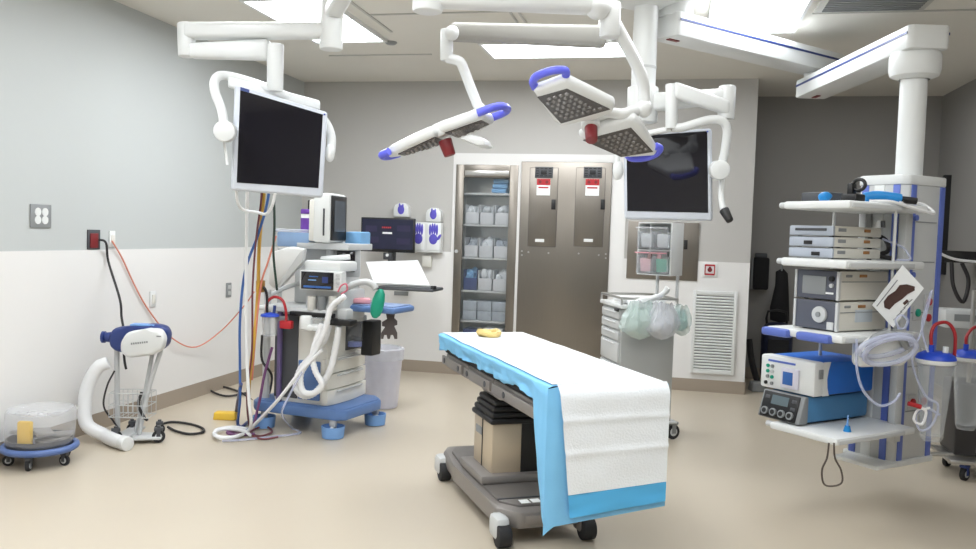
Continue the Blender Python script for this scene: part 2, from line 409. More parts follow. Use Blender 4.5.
def bin_in(x, z, w, hh, mt, fill, label, name='supply_bin', group='white and clear bins in the glass cabinet', full=1.0):
    o = E(name, (BX0+x, BY0+.17, CZ0+z), 0, label, 'bin', group); dd = .26
    B = MB(); t = .006
    B.box((0, 0, t/2), (w, dd, t)); B.box((-w/2+t/2, 0, hh/2), (t, dd, hh)); B.box((w/2-t/2, 0, hh/2), (t, dd, hh))
    B.box((0, dd/2-t/2, hh/2), (w, t, hh)); B.box((0, -dd/2+t/2, hh*.3), (w, t, hh*.6))
    B.build('bin_body', mt, o)
    B = MB()
    for k in range(4): B.box((random.uniform(-.2, .2)*w, -.06+k*.04, hh*.5*full), (w*.5, .03, hh*.85*full), random.uniform(-.3, .3), .012, R=None)
    B.crumple(.008, 20)
    for k in range(5): B.sph((random.uniform(-.25, .25)*w, -.08+k*.035, hh*random.uniform(.55, .85)), w*.26, (1, .8, random.uniform(.8, 1.6)), 10)
    B.crumple(.012, 16).build('contents', fill, o, angle=25)
BINW = film('bin_white', (226, 228, 232), .75, .4); BLUEF = mat('blue_wrapped_pack', (120, 170, 214), .7, var=.15, scale=18)
WF = mat('white_wrapped_pack', (218, 222, 226), .6, var=.18, scale=22); GF = mat('grey_wrapped_pack', (168, 176, 186), .6, var=.25, scale=20)
rows = [(1, .20, 'second shelf down', WF), (2, .20, 'third shelf down', GF), (3, .21, 'fourth shelf down', WF)]
pos = ('door-knob side', 'in the middle', 'steel panel side')
for si, hh, nm, fl in rows:
    for k in range(3):
        bl = (si == 3 and k == 0)
        bin_in(-.155+k*.155, SHZ[si], .145, hh, NAVY if bl else BINW, BLUEF if bl else (fl if k != 1 else WF),
               ('dark blue bin ' if bl else 'white bin of packs ')+'on the %s of the glass cabinet, %s' % (nm, pos[k]))
for k in range(3):
    for q in range(2):
        o = MB().box((BX0-.155+k*.155, BY0+.17, CZ0+SHZ[4]+.05+q*.1), (.145, .24, .098), bev=.006).build('supply_box', GF)
        tag(o, 'grey box on the fifth cabinet shelf, %s, %s of its stack' % (pos[k], ('bottom', 'top')[q]), 'box', 'grey boxes in the glass cabinet')
for q in range(3):
    o = MB().box((BX0+.12, BY0+.17, CZ0+SHZ[0]+.025+q*.048), (.16, .22, .046), .1*(q-1), .012).crumple(.004, 14).build('folded_towel', BLUEF)
    tag(o, 'folded pale blue pack on the top cabinet shelf, %s of three' % ('bottom', 'middle', 'top')[q], 'towel', 'folded blue packs')
o = E('supply_box', (BX0+.1, BY0+.16, CZ0+SHZ[5]), 0, 'white carton on the lowest visible shelf of the glass cabinet', 'box', 'cartons on the lowest shelf')
MB().box((0, 0, .08), (.2, .24, .16), bev=.004).build('carton', PAPER, o); MB().box((0, -.122, .08), (.12, .004, .08)).build('carton_label', INK, o)
o = MB().box((BX0-.12, BY0+.17, CZ0+SHZ[5]+.07), (.2, .24, .14), bev=.006).build('supply_box', NAVY)
tag(o, 'navy blue carton on the lowest visible shelf of the glass cabinet', 'box', 'cartons on the lowest shelf')
# ------------------------------------------------------------------ double steel panel cabinet
x0, x1, z0, z1 = -1.500, -.599, .125, 2.192
w, h = x1-x0, z1-z0
r = E('steel_panel_cabinet', ((x0+x1)/2, ROOM_D, z0), 0, 'wide stainless steel wall panel with two vented doors and red warning signs', 'cabinet')
MB().box((0, -.018, h/2), (w, .036, h), bev=.005).build('panel', STEEL, r)
B = MB()
for px, py in [(522.5, 251), (529, 252), (549, 253), (579, 253.5), (599, 255), (606, 254), (522.5, 255), (606, 258)]:
    p = at(px, py, ROOM_D); B.cyl((p.x-(x0+x1)/2, -.036, p.z-z0), (p.x-(x0+x1)/2, -.041, p.z-z0), .009, n=10)
B.build('screw', STEELH, r)
for nm, a, b in (('left', 531, 556), ('right', 577, 603)):
    A, C = at(a, 168, ROOM_D), at(b, 247, ROOM_D); dx = (A.x+C.x)/2-(x0+x1)/2; dw = C.x-A.x; dz = (A.z+C.z)/2-z0; dh = A.z-C.z
    d = MB().box((dx, -.040, dz), (dw, .008, dh), bev=.002).build('door', STEEL, r)
    B = MB()
    for q in (-1, 1): B.box((dx+q*dw/2, -.041, dz), (.004, .006, dh)); B.box((dx, -.041, dz+q*dh/2), (dw, .006, .004))
    B.build('door_gap', mat('shadow_steel', (96, 92, 87), .5, .5), d)
    gx = dx+(.0 if nm == 'left' else .02)
    B = MB().box((gx, -.046, dz+dh/2-.045), (.18, .008, .11), bev=.002)
    B.build('vent_grille', DGREY, d)
    B = MB()
    for ix in range(4):
        for iz in range(4):
            if (ix, iz) not in ((1, 1), (2, 1), (1, 2), (2, 2)): B.box((gx-.063+ix*.042, -.052, dz+dh/2-.08+iz*.024), (.03, .004, .009))
    B.box((gx, -.053, dz+dh/2-.045), (.06, .006, .045), bev=.002); B.build('vent_slot', BLACK, d)
    sg = MB().box((gx, -.046, dz+dh/2-.19), (.135, .004, .165)).build('warning_sign', PAPER, d)
    B = MB().box((gx, -.049, dz+dh/2-.14), (.135, .003, .062)); B.box((gx, -.0495, dz+dh/2-.195), (.1, .003, .014)); B.build('warning_sign_print', RED, d)
    B = MB()
    for q in (-1, 1): B.cyl((gx+q*.034, -.0505, dz+dh/2-.14), (gx+q*.034, -.0525, dz+dh/2-.14), .016, n=12)
    B.build('warning_symbol', DRED, d)
    MB().box((gx+dw*.38, -.05, dz+.03), (.042, .014, .1), bev=.004).build('latch', BLACK, d)
    MB().box((gx-.02, -.046, dz-dh/2+.06), (.09, .004, .03)).build('label_plate', WHITE, d)
# ------------------------------------------------------------------ glove dispensers
r, w, h = bplate('glove_holder', 414.5, 222, 443, 253, .08, None, 'white wall holder with two violet glove boxes beside the wall screen', 'glove box holder')
MB().box((0, -.045, h/2), (w, .09, h), bev=.008).build('holder', WHITE, r)
for q in (-1, 1):
    MB().box((q*w*.25, -.0925, h*.52), (w*.4, .006, h*.86), bev=.002).build('glove_box', PAPER, r)
    B = MB(); cx, cz = q*w*.25, h*.45
    B.sph((cx, -.097, cz), .045, (1, .08, 1.2), 12)
    for k in range(4): B.sph((cx-.036+k*.024, -.097, cz+.095+(.01 if k in (1, 2) else 0)), .016, (.8, .2, 3.6), 8)
    B.sph((cx+.06*q, -.097, cz+.02), .016, (.9, .2, 2.4), 8, R=Matrix.Rotation(.6*q, 3, 'Y'))
    B.build('glove_print', GLOVE, r)
for nm, px in (('behind the wall screen top', 403.5), ('above the glove holder', 435.5)):
    p = at(px, 222 if px > 420 else 217, ROOM_D); 
    o = E('roll_dispenser', (p.x, ROOM_D, p.z), 0, 'rounded white dispenser with violet print, '+nm, 'dispenser', 'rounded white dispensers')
    B = MB(); ww = .16; hh = .145
    pts = [(-ww/2, 0, 0), (ww/2, 0, 0), (ww/2, 0, hh*.6)]+[(math.cos(a)*ww/2, 0, hh*.6+math.sin(a)*hh*.4) for a in (PI*.2, PI*.4, PI*.6, PI*.8)]+[(-ww/2, 0, hh*.6)]
    B.prism(pts, (0, -.09, 0), bev=.006).build('shell', WHITE, o)
    MB().sph((0, -.09, hh*.5), .04, (.9, .1, 1.2), 12).sph((.02, -.092, hh*.75), .012, (.8, .2, 2), 8).sph((-.015, -.092, hh*.8), .012, (.8, .2, 2), 8).build('glove_print', GLOVE, o)
# ------------------------------------------------------------------ wall workstation
p = at(388, 235, 7.95)
r = E('wall_workstation', (p.x, 7.95, p.z), 0, 'black wall computer screen on a bracket with a fold-out keyboard tray', 'computer')
a, c = at(361.5, 217, 7.95), at(414, 253, 7.95); w, h = c.x-a.x, a.z-c.z
mo = MB().box((0, 0, 0), (w, .04, h), bev=.006).build('monitor', BLACK, r)
MB().box((0, -.021, .008), (w-.03, .003, h-.045)).build('screen', SCRBLUE, mo)
MB().box((0, -.0235, .02), (.1, .002, .018)).build('white_field', PAPER, mo)
B = MB()
for k in range(5): B.box((-.05+k*.02, -.0235, .075), (.014, .002, .016))
B.build('red_title', RED, mo)
B = MB()
for k, (qx, qz, ww) in enumerate(((-.17, -.05, .16), (.17, .07, .14), (-.17, .06, .12), (.17, -.06, .14))): B.box((qx, -.0232, qz), (ww, .001, .06))
B.build('window_patch', mat('dim_screen_patch', (44, 40, 72), .2, var=.3, scale=12), mo)
MB().box((0, .16, -.05), (.1, .28, .14), bev=.006).box((0, .14, -.24), (.07, .06, .34), bev=.004).build('wall_bracket', DGREY, r)
MB().box((0, .02, -h/2-.04), (.09, .05, .07), bev=.008).build('bracket_foot', DGREY, r)
MB().cyl((0, -.006, -h/2-.03), (0, -.012, -h/2-.03), .016, n=12).build('white_button', WHITE, r)
tp = at(408, 287, 7.6)-p
MB().box((tp.x, tp.y+.02, tp.z-.014), (.6, .36, .028), bev=.012).build('keyboard_tray', DGREY, r)
MB().box((tp.x+.02, tp.y-.02, tp.z+.008), (.44, .15, .016), bev=.005).build('keyboard', GREY, r)
MB().box((tp.x*.4, .1, tp.z-.04), (.07, .34, .04), bev=.008).build('tray_arm', DGREY, r)
MB().cyl((tp.x+.29, tp.y-.12, tp.z), (tp.x+.29, tp.y-.12, tp.z+.03), .03, .026).build('mouse', BLACK, r)
q = [at(366, 263, 7.72), at(418, 261.5, 7.72), at(430, 279, 7.50), at(374, 281, 7.50)]
qz = p.z+tp.z+.022
q[2].z = q[3].z = qz
o = MB().prism(q, (0, -.004, .012)).build('paper_sheet', PAPER)
tag(o, 'white sheet propped on the keyboard tray under the wall screen', 'paper')
B = MB(); pbox(B, 422, 255.5, 431, 267, ROOM_D-.06, .05)
tag(B.build('soap_dispenser', WHITE2), 'small white dispenser box on the wall under the glove holder', 'dispenser')
B = MB(); pbox(B, 394, 291.5, 408, 295.5, ROOM_D-.02, .012, bev=.002)
tag(B.build('wall_outlet', GREY), 'flat grey outlet strip on the wall under the keyboard tray', 'outlet')
# ------------------------------------------------------------------ operating table
from mathutils import noise
TB = (-.672, 4.37, 0); TR = math.radians(30.7); TW = L2W(TB, TR)
r = E('operating_table', TB, TR, 'grey wheeled operating table with a beige lift column under the drape', 'operating table')
oc = -.125                                                   # base is off centre
base = MB()
poly = [(oc-.15, -.52), (oc+.15, -.52), (oc+.215, -.45), (oc+.215, -.30), (oc+.19, -.05), (oc+.19, .45), (oc+.21, .62), (oc+.16, .72), (oc-.16, .72), (oc-.21, .62), (oc-.235, .3), (oc-.235, -.3), (oc-.235, -.42)]
base.prism([(x, y, .075) for x, y in poly], (0, 0, .085), bev=.018)
base = base.build('base', TABLEG, r)
B = MB(); B.prism([(oc+(x-oc)*.84, y*.88+.01, .158) for x, y in poly], (0, 0, .014), bev=.006); B.build('base_deck', mat('deck_grey', (118, 114, 111), .4, .3), base)
MB().box((oc-.02, -.555+.028, .125), (.2, .006, .04), bev=.002).build('label_strip', TABLEG, base)
B = MB()
for k in range(3): B.box((oc-.085+k*.058, -.412, .174), (.046, .05, .003))
B.build('label_sticker', PAPER, base)
MB().box((oc-.02, -.35, .172), (.36, .012, .008)).build('deck_seam', DGREY, base)
OC = oc; oc = oc+.04
MB().box((oc-.02, .08, .195), (.46, .40, .045), bev=.012).build('column_foot', TABLEG, r)
cl = MB().box((oc, .08, .345), (.37, .31, .265), bev=.01).build('column_shroud', BEIGEM, r)
MB().box((oc+.035, -.078, .345), (.115, .006, .26)).build('black_panel', BLACK, cl)
MB().box((oc-.187, .08, .345), (.004, .006, .262)).build('corner_seam', BLACK, cl)
MB().box((oc-.187, .14, .40), (.004, .10, .04)).build('maker_plate', GREY, cl)
B = MB()
for k in range(4): B.box((oc, .08, .488+k*.030), (.36-.02*k+.04, .31+.03-.02*k, .030), bev=.012)
B.build('bellows', BLACK, r)
MB().box((oc, .08, .62), (.3, .30, .05), bev=.01).build('top_saddle', STEELH, r)
oc = OC
tt = MB().box((-.035, .62, .668), (.47, .46, .085), bev=.01).box((-.035, .16, .668), (.47, .44, .085), bev=.01).box((-.035, -.42, .668), (.47, .7, .085), bev=.01).build('table_top', TABLEG, r)
for sx in (-1, 1):
    rl = MB().box((-.035+sx*.252, .16, .672), (.016, .46, .05), bev=.003).box((-.035+sx*.252, .65, .672), (.016, .42, .05), bev=.003).box((-.035+sx*.252, -.46, .672), (.016, .70, .05), bev=.003).build('side_rail', TABLEG, r)
    B = MB()
    for yy in (-.75, -.3, .0, .32, .5, .8): B.cyl((-.035+sx*.225, yy, .672), (-.035+sx*.264, yy, .672), .016, n=10)
    B.build('rail_post', DGREY, rl)
MB().box((-.035, .02, .755), (.49, 1.70, .09), bev=.02).build('mattress', BLACKF, r)
for q, (x, y) in enumerate(((oc-.23, -.47), (oc+.20, -.47), (oc-.22, .60), (oc+.2, .60))):
    f = MB().box((x, y, .085), (.075, .12, .11), bev=.025).build('caster_housing', (LGREY if q in (0, 2) else TABLEG), r)
    MB().cyl((x-.03, y-.045, .055), (x+.035, y-.045, .055), .055, n=22, bev=.008).build('wheel', RUBBER, f)
    MB().cyl((x+.02, y-.045, .055), (x+.039, y-.045, .055), .033, n=18).build('wheel_hub', LGREY, f)
# drape: blue sheet and white pad
r = E('surgical_drape', (TB[0], TB[1], .80), TR, 'white absorbent pad with blue border sheet draped over the operating table', 'drape')
ZT = .026
def nz(x, y, z=0): return noise.noise(Vector((x, y, z)))
XL, XR, Y0, Y1 = -.295, .25, -.875, .92
def sheet(u, v):
    y = Y0-.016+(Y1-Y0+.016)*v
    L = [(-.13, 0), (-.02, .13), (.0, .155), (.57, .725), (.60, .76), (.70, .86)]
    s = u*.86; hl = .078+.028*nz(v*7, 1)+.014*nz(v*23, 2)+.535*(1-min(1, v/.108)**2.2)**1.2
    if s < .13:
        k = s/.13; return Vector((XL-.012-(.014*nz(v*9, k*2, 4)+.010*nz(v*31, k*1.2, 8))*(1.2-k)+.012*(1-k), y, ZT-.008-hl*(1-k)))
    if s < .155: k = (s-.13)/.025; return Vector((XL-.012+.022*k, y, ZT-.008+.008*k))
    if s < .725: k = (s-.155)/.57; return Vector((XL+.01+(XR-XL-.02)*k, y, ZT))
    if s < .76: k = (s-.725)/.035; return Vector((XR-.01+.02*k, y, ZT-.01*k))
    k = (s-.76)/.10; return Vector((XR+.01+.008*nz(v*8, 3, k), y, ZT-.01-.10*k))
B = MB(); B.grid(sheet, 86, 150)
def fflap(u, v):
    x = XL-.013+(XR+.03-XL)*u; e0 = min(1, u*14); return Vector((x, Y0-.015-.013*e0*math.sin(min(1, v*6)*PI/2)+.004*nz(u*5, v*3, 7)*e0, ZT-.004-.008*(1-e0)-(.60+.03*(1-e0))*v+.055*u*v))
B.grid(fflap, 40, 24)
def tail(u, v):                                            # head end
    x = XL+(XR-XL)*u; return Vector((x, Y1+.012*math.sin(v*PI/2)+.006*nz(u*6, v), ZT-.11*v))
B.grid(tail, 20, 6)
B.build('blue_sheet', DRAPEB, r, angle=180)
PXL, PXR = -.285, .248
def padt(u, v):
    x = PXL+(PXR-PXL)*u; y = Y0-.005+(Y1-.012-Y0)*v
    if u == 0: x += .012*nz(v*6, 9)
    return Vector((x, y, ZT+.006+.003*nz(u*4, v*9, 5)))
def padf(u, v):
    k = min(1, v*10)
    x = PXL+.02+.055*v*(1-u)+(PXR+.012-PXL-.02)*u - .055*v*u*0
    cr = .006*math.exp(-((v-.30)/.03)**2)+.006*math.exp(-((v-.62)/.03)**2)+.004*nz(u*4, v*5, 2)
    return Vector((x, Y0-.005-.034*math.sin(k*PI/2)-cr-.006, ZT+.006-.015*(1-math.cos(k*PI/2))-.455*v+.03*u*v))
B = MB(); B.grid(padt, 30, 40); B.grid(padf, 30, 40)
B.build('white_pad', DRAPEW, r, angle=180)
def brd(u, v):
    p = padf(u, 1); p.z -= .10*v*(1-.12*u); p.y += .002+.006*nz(u*3, v*2); p.x += .012*v*(1-u); return p
MB().grid(brd, 24, 8).build('blue_border', DRAPED, r, angle=180)
p = atz(489, 336, .836)
B = MB(); B.tube([p+Vector((math.cos(a)*.062, math.sin(a)*.045, .018+.008*math.sin(a*2))) for a in [k*PI/5 for k in range(10)]], .018, n=8, closed=True, sm=3)
B.sph(p+Vector((-.02, .0, .024)), .03, (1.2, .9, .7)).crumple(.006, 30)
tag(B.build('gold_strap', GOLD), 'crumpled gold coloured strap lying at the head end of the white drape', 'strap')
# ------------------------------------------------------------------ kick bucket by the left wall
kb = atz(38, 463, 0); kb.x = max(kb.x, ROOM_L+.235); kz = Vector((kb.x, kb.y, 0))
r = E('kick_bucket_stand', kz, 0, 'low round bucket stand with a blue bumper ring on small casters', 'bucket stand')
MB().tube([(math.cos(k*PI/8)*.195, math.sin(k*PI/8)*.195, .105) for k in range(16)], .02, n=10, closed=True, sm=2).build('bumper_ring', mat('blue_bumper', (84, 108, 160), .4), r)
MB().lathe([(0, .092), (.16, .092), (.175, .105), (.18, .16), (.172, .16), (.168, .11), (0, .104)]).build('pan', DGREY, r)
for k in range(5):
    a = k*2*PI/5-PI/2+.35
    caster(r, math.cos(a)*.165, math.sin(a)*.165, .032, 0, DGREY, rot=a, wd=.02)
B = MB(); B.lathe([(.005, .115), (.165, .115), (.185, .14), (.19, .25), (.192, .31), (.178, .335), (.165, .32), (.13, .305), (.09, .315), (.03, .30)], kz, n=36).crumple(.012, 9).crumple(.006, 24)
tag(B.build('plastic_liner_bag', film('clear_liner_film', (222, 224, 228), .16, .2, bump=.4), angle=70), 'cloudy clear plastic liner bag filling the round bucket stand', 'bag')
B = MB(); yy = atz(29, 455, .12); B.box(kz+Vector((.02, -.14, .20)), (.08, .035, .17), .2, .01); B.crumple(.004, 14)
B2 = B.build('yellow_pouch', YELLOW); tag(B2, 'upright yellow packet inside the lined round bucket', 'packet')
B = MB()
for k in range(5): B.box(kz+Vector((random.uniform(-.09, .1), random.uniform(-.07, .09), .135+.018*k)), (.16, .1, .018), random.uniform(0, 3), .006)
B.crumple(.012, 12); tag(B.build('crumpled_wrapper', mat('grey_wrap', (138, 136, 134), .6, var=.3, scale=14)), 'grey crumpled wrappers lying in the lined bucket', 'wrapper')
# ------------------------------------------------------------------ patient warming unit
wp = atz(136, 440, 0); WR = math.radians(14); s = pxm(wp); WL = L2W((wp.x, wp.y, 0), WR)
r = E('warming_unit', (wp.x, wp.y, 0), WR, 'white and navy patient warming unit on a wheeled pole stand', 'warming unit')
def q(px, py, y=0): return ((px-136)*s, y, (440-py)*s)
bd = MB()
prof = [(108, 337), (112, 328), (128, 326), (150, 323), (163, 325), (167, 333), (165, 345), (156, 351), (128, 353), (116, 352), (109, 347)]
bd.prism([q(x, y, .10) for x, y in prof], (0, -.12, 0), bev=.03, seg=3)
bd = bd.build('housing', NAVY, r)
f = MB(); prof2 = [(125, 340), (131, 330), (150, 326.5), (163, 326), (168, 335), (166, 346), (157, 352), (132, 356), (125, 350)]
f.prism([q(x, y, -.012) for x, y in prof2], (0, -.095, 0), bev=.028, seg=3)
f = f.build('front_shell', WHITE, bd)
B = MB()
for k in range(8): B.box(q(137+k*2.1, 341-k*.3, -.109), (.009, .003, .012))
B.box(q(163, 333, -.108), (.03, .003, .008)); B.build('logo_print', GREY, bd)
MB().box(q(141, 324.5, .03), (.16, .08, .012), bev=.004).build('control_panel', SKYB, bd)
MB().cyl(q(109, 338, .03), q(102, 338, .03), .036, .03, n=18, bev=.004).cyl(q(102.5, 338, .03), q(100, 338, .03), .04, n=18).build('hose_port', NAVY, bd)
B = MB(); B.tube([q(113, 346, .05), q(114.5, 395, .04), q(116, 436, .03)], .017, n=10); B.tube([q(157, 350, .05), q(146, 390, .03), q(139, 434, .0)], .015, n=10)
B.tube([q(148, 350, .07), q(141, 395, .05), q(132, 436, .05)], .013, n=10)
B.build('stand_pole', LGREY, r)
B = MB(); B.box(q(133, 436.0, .02), (.32, .12, .022), .0, .01); B.box(q(126, 434.5, .05), (.10, .34, .02), .0, .01); B.box(q(150, 435, -.06), (.18, .09, .02), .25, .01)
B.build('stand_base', LGREY, r)
caster(r, *q(122, 440, -.10)[:2], .042, 0, DGREY, .5, .025); caster(r, *q(161, 440, -.05)[:2], .042, 0, DGREY, .3, .025)
caster(r, *q(122, 440, .17)[:2], .036, 0, DGREY, .3, .025); caster(r, *q(150, 440, .17)[:2], .036, 0, DGREY, .3, .025)
B = MB(); bz = [q(115, 416)[2], q(115, 392)[2]]
for z in bz+[(bz[0]+bz[1])/2]:
    c = [(q(112, 0)[0], -.05, z), (q(150, 0)[0], -.05, z), (q(150, 0)[0], .10, z), (q(112, 0)[0], .10, z)]
    B.tube(c, .0035, n=6, closed=True, sm=1)
for k in range(9):
    x = q(112, 0)[0]+(q(150, 0)[0]-q(112, 0)[0])*k/8
    B.tube([(x, -.05, bz[1]), (x, -.05, bz[0]), (x, .10, bz[0]), (x, .10, bz[1])], .0022, n=5, sm=1)
B.build('wire_basket', LGREY, r)
hz_ = [WL(*q(110, 362, -.03)), WL(*q(101, 367, -.05)), WL(*q(93, 384, -.07)), WL(*q(91, 404, -.09)), WL(*q(95, 422, -.11)), atz(104, 435, .055), atz(114, 440, .046), atz(124, 443, .046)]
hs = MB(); hs.tube(hz_, .042, n=16, sm=14, rib=.05)
hs = hs.build('air_hose', HOSEW, r, world=True, angle=80)
MB().cyl(atz(122, 442.5, .046), atz(128, 444, .046), .046, n=18, bev=.004).build('hose_collar', WHITE, hs, world=True)
cable('power_cord', [atx(99, 239.5, ROOM_L+.03), atx(106, 243, ROOM_L+.05), atx(108.5, 262, ROOM_L+.03), WL(*q(111, 300, .12)), WL(*q(113, 318, .12)), WL(*q(116, 328, .10))], .008, CORDK,
      'black power cord hanging from the red wall socket to the warming unit', 'cord')
cable('power_cord', [WL(*q(120, 354, .05)), WL(*q(124, 362, -.0)), WL(*q(125.5, 369, .0))], .008, CORDK, 'short black cord end dangling under the warming unit housing', 'cord')
cable('power_cord', [WL(*q(116, 370, -.03)), WL(*q(110, 385, -.05)), WL(*q(107, 405, -.05)), WL(*q(113, 421, -.0)), WL(*q(118, 428, .0))], .006, CORDK, 'thin dark cord looping beside the white air hose of the warming stand', 'cord')
cable('power_cord', [WL(*q(140, 392, .02)), WL(*q(138, 404, .0)), WL(*q(144, 416, -.01)), WL(*q(148, 419, -.02))], .010, CORDK, 'thick black cord in the wire basket of the warming stand', 'cord')
cable('power_cord', [atz(x, y, .012) for x, y in ((158, 425), (172, 422), (190, 424), (202, 428), (203, 432), (190, 434), (176, 431), (168, 427))], .009, CORDK,
      'dark brown cord looped on the floor beside the warming unit wheels', 'cord')
cable('extension_cord', [atx(112, 241, ROOM_L+.03), atx(122, 258, ROOM_L+.02), atx(136, 288, ROOM_L+.02), atx(150, 312, ROOM_L+.02), atx(172, 338, ROOM_L+.04), atx(196, 347, ROOM_L+.05), atx(222, 330, ROOM_L+.12), at(244, 306, 6.2), at(254, 292, 5.75)], .0055, ORANGE,
      'orange cord sagging along the wall from the narrow white plate', 'cord')
# ------------------------------------------------------------------ anaesthesia machine
AC, AR = (-2.16, 5.34, 0), math.radians(-9)
AM = L2W(AC, AR)
an = E('anesthesia_machine', AC, AR, 'white anesthesia machine on a steel blue wheeled base with drawers and screens', 'anesthesia machine')
def lbox(x0, x1, y0, y1, z0, z1, bev=.008, B=None):
    B = B or MB(); return B.box(((x0+x1)/2, (y0+y1)/2, (z0+z1)/2), (x1-x0, y1-y0, z1-z0), 0, bev)
poly = [(-.80, .06), (-.74, 0), (-.06, 0), (0, .05), (.02, .50), (-.06, .60), (-.74, .60), (-.80, .54)]
pb = MB().prism([(x, y, .125) for x, y in poly], (0, 0, .075), bev=.018).build('wheel_base', ABLUE, an)
MB().prism([(x*.96-.015, y*.94+.018, .192) for x, y in poly], (0, 0, .016), bev=.006).build('base_deck', ABLUE, pb)
for x, y in ((-.10, .03), (-.04, .52), (-.70, .06), (-.70, .54)):
    cg = MB().lathe([(.075, .005), (.083, .085), (.076, .085), (.068, .02), (0, .02), (0, .005), (.075, .005)], (x, y, 0), n=20).build('wheel_guard', SKYB, an)
    MB().cyl((x-.012, y, .048), (x+.012, y, .048), .036, n=18, bev=.004).build('wheel', WHITE, cg)
    MB().box((x, y, .105), (.05, .03, .05), bev=.006).build('wheel_fork', LGREY, cg)
cb = lbox(-.62, -.18, .06, .58, .205, .86, .015).build('cabinet', WHITE2, an)
for k in range(3):
    z0 = .212+k*.113; dz = .104
    d = MB(); pts = []
    for j in range(9):
        a = j/8; bul = .05*math.sin(PI*min(1, max(0, a*.9+.08)))+.012*(2-k)
        pts.append((-.185+bul*.55, .05+.55*a, z0))
    pts += [(-.22, .60, z0), (-.22, .05, z0)]
    d.prism(pts, (0, 0, dz), bev=.006)
    d = d.build('drawer', WHITE2, an)
    MB().box((-.145, .32, z0+dz-.012), (.02, .34, .012), bev=.003).build('drawer_grip', LGREY, d)
lbox(-.41, -.23, .045, .062, .24, .52, .01).build('front_panel', ABLUE, cb)
lbox(-.615, -.42, .050, .064, .24, .84, .004).build('dark_void_panel', DGREY, cb)  # flat dark panel, its colour stands in for a shaded cavity
lbox(-.575, -.545, .02, .05, .205, .86, .006).build('front_post', mat('dull_violet_post', (110, 96, 140), .5), an)
rc = lbox(-.185, -.172, .30, .56, .575, .80, .004).build('absorber_bay', DGREY, cb)
MB().cyl((-.165, .40, .60), (-.165, .40, .79), .085, n=24, bev=.01).build('absorber_canister', CLEAR, an)
MB().cyl((-.165, .40, .79), (-.165, .40, .83), .088, n=24, bev=.008).build('absorber_lid', LGREY, an)
MB().cyl((-.165, .40, .60), (-.165, .40, .64), .080, n=24, bev=.004).build('absorber_base', PBLUE, an)
lbox(-.74, -.12, -.02, .58, .86, .895, .012).build('work_surface', WHITE, an)
lbox(-.42, -.08, -.06, -.0, .845, .875, .006).build('work_surface_edge', BLACK, an)
lbox(-.66, -.26, .34, .62, .895, 1.36, .012).build('tower', LGREY, an)
B = MB(); pbox(B, 297, 243, 354, 249.5, 5.52, .34, AR); B.build('top_shelf', LGREY, an, world=True)
# blue swing-out tray
tp_ = at(379, 308, 5.62)
t = MB(); R_ = .04; w2, d2 = .20, .15
t.box(tp_, (.42, .32, .045), AR, .02); t = t.build('side_tray', ABLUE, an, world=True)
B = MB(); B.box(tp_+Vector((-.0, .0, .026)), (.37, .27, .006), AR, .002); B.build('tray_mat', mat('grey_blue_mat', (120, 140, 176), .5), t, world=True)
B = MB(); B.tube([tp_+Vector((-.16, .0, -.03)), tp_+Vector((-.28, .04, -.05))], .022, n=10); B.build('tray_bracket', DGREY, an, world=True)
# big patient monitor facing the table
pe = at(330, 218, 5.45); zt = at(338, 193.5, 5.5).z; zb = at(338, 243, 5.5).z
mw = MB().box((pe.x-.065, 5.60, (zt+zb)/2), (.13, .30, zt-zb), 0, .02).build('patient_monitor', WHITE, an, world=True)
MB().box((pe.x+.003, 5.60, (zt+zb)/2), (.012, .27, zt-zb-.03), 0, .006).build('bezel', BLACK, mw, world=True)
MB().box((pe.x+.0105, 5.60, (zt+zb)/2+.015), (.004, .19, zt-zb-.13), 0).build('screen', mat('grey_screen', (92, 98, 106), .12, var=.15), mw, world=True)
MB().box((pe.x-.045, 5.447, (zt+zb)/2-.03), (.012, .008, .19), 0, .002).build('side_slot', DGREY, mw, world=True)
MB().box((pe.x-.16, 5.62, (zt+zb)/2-.02), (.07, .20, zt-zb-.05), 0, .015).build('monitor_back', WHITE2, mw, world=True)
MB().cyl((pe.x-.05, 5.6, zb-.14), (pe.x-.05, 5.6, zb+.01), .035, n=14).build('monitor_stand', LGREY, an, world=True)
# second smaller dark screen
B = MB(); pbox(B, 334, 248, 358, 277, 5.62, .06, .35); m2 = B.build('second_monitor', LGREY, an, world=True)
B = MB(); pbox(B, 337, 251, 354, 272, 5.585, .012, .35, .002); B.build('screen', SCREEN, m2, world=True)
B = MB(); B.tube([at(322, 259, 5.5), at(334, 258, 5.48), at(350, 257, 5.5)], .02, n=10); B.build('monitor_arm', WHITE, m2, world=True)
# control display facing the camera
B = MB(); pbox(B, 299, 271, 342, 290.5, 5.30, .08, -.05, .006); dsp = B.build('control_display', WHITE, an, world=True)
B = MB(); pbox(B, 300.5, 272, 333.5, 289.5, 5.288, .008, -.05, .002); B.build('screen', SCREEN, dsp, world=True)
for k, (x0, y0, x1, y1, mt) in enumerate(((303, 286, 331, 288, CORDB), (309, 276, 318, 277, CORDB), (308, 279.5, 316, 280.5, SKYB), (322, 277, 328, 283, NAVY))):
    B = MB(); pbox(B, x0, y0, x1, y1, 5.284, .004, -.05, 0); B.build('screen_trace', mt, dsp, world=True)
for k in range(4):
    B = MB(); pbox(B, 335.5, 274+k*3.8, 339.5, 276.6+k*3.8, 5.288, .006, -.05, .002); B.build('side_button', LGREY, dsp, world=True)
B = MB(); pbox(B, 304, 261, 344, 271.5, 5.34, .24, AR, .02); B.build('display_housing', WHITE, an, world=True)
B = MB(); pbox(B, 306, 289.5, 348, 320, 5.42, .3, AR, .015); B.build('vaporizer_block', LGREY, an, world=True)
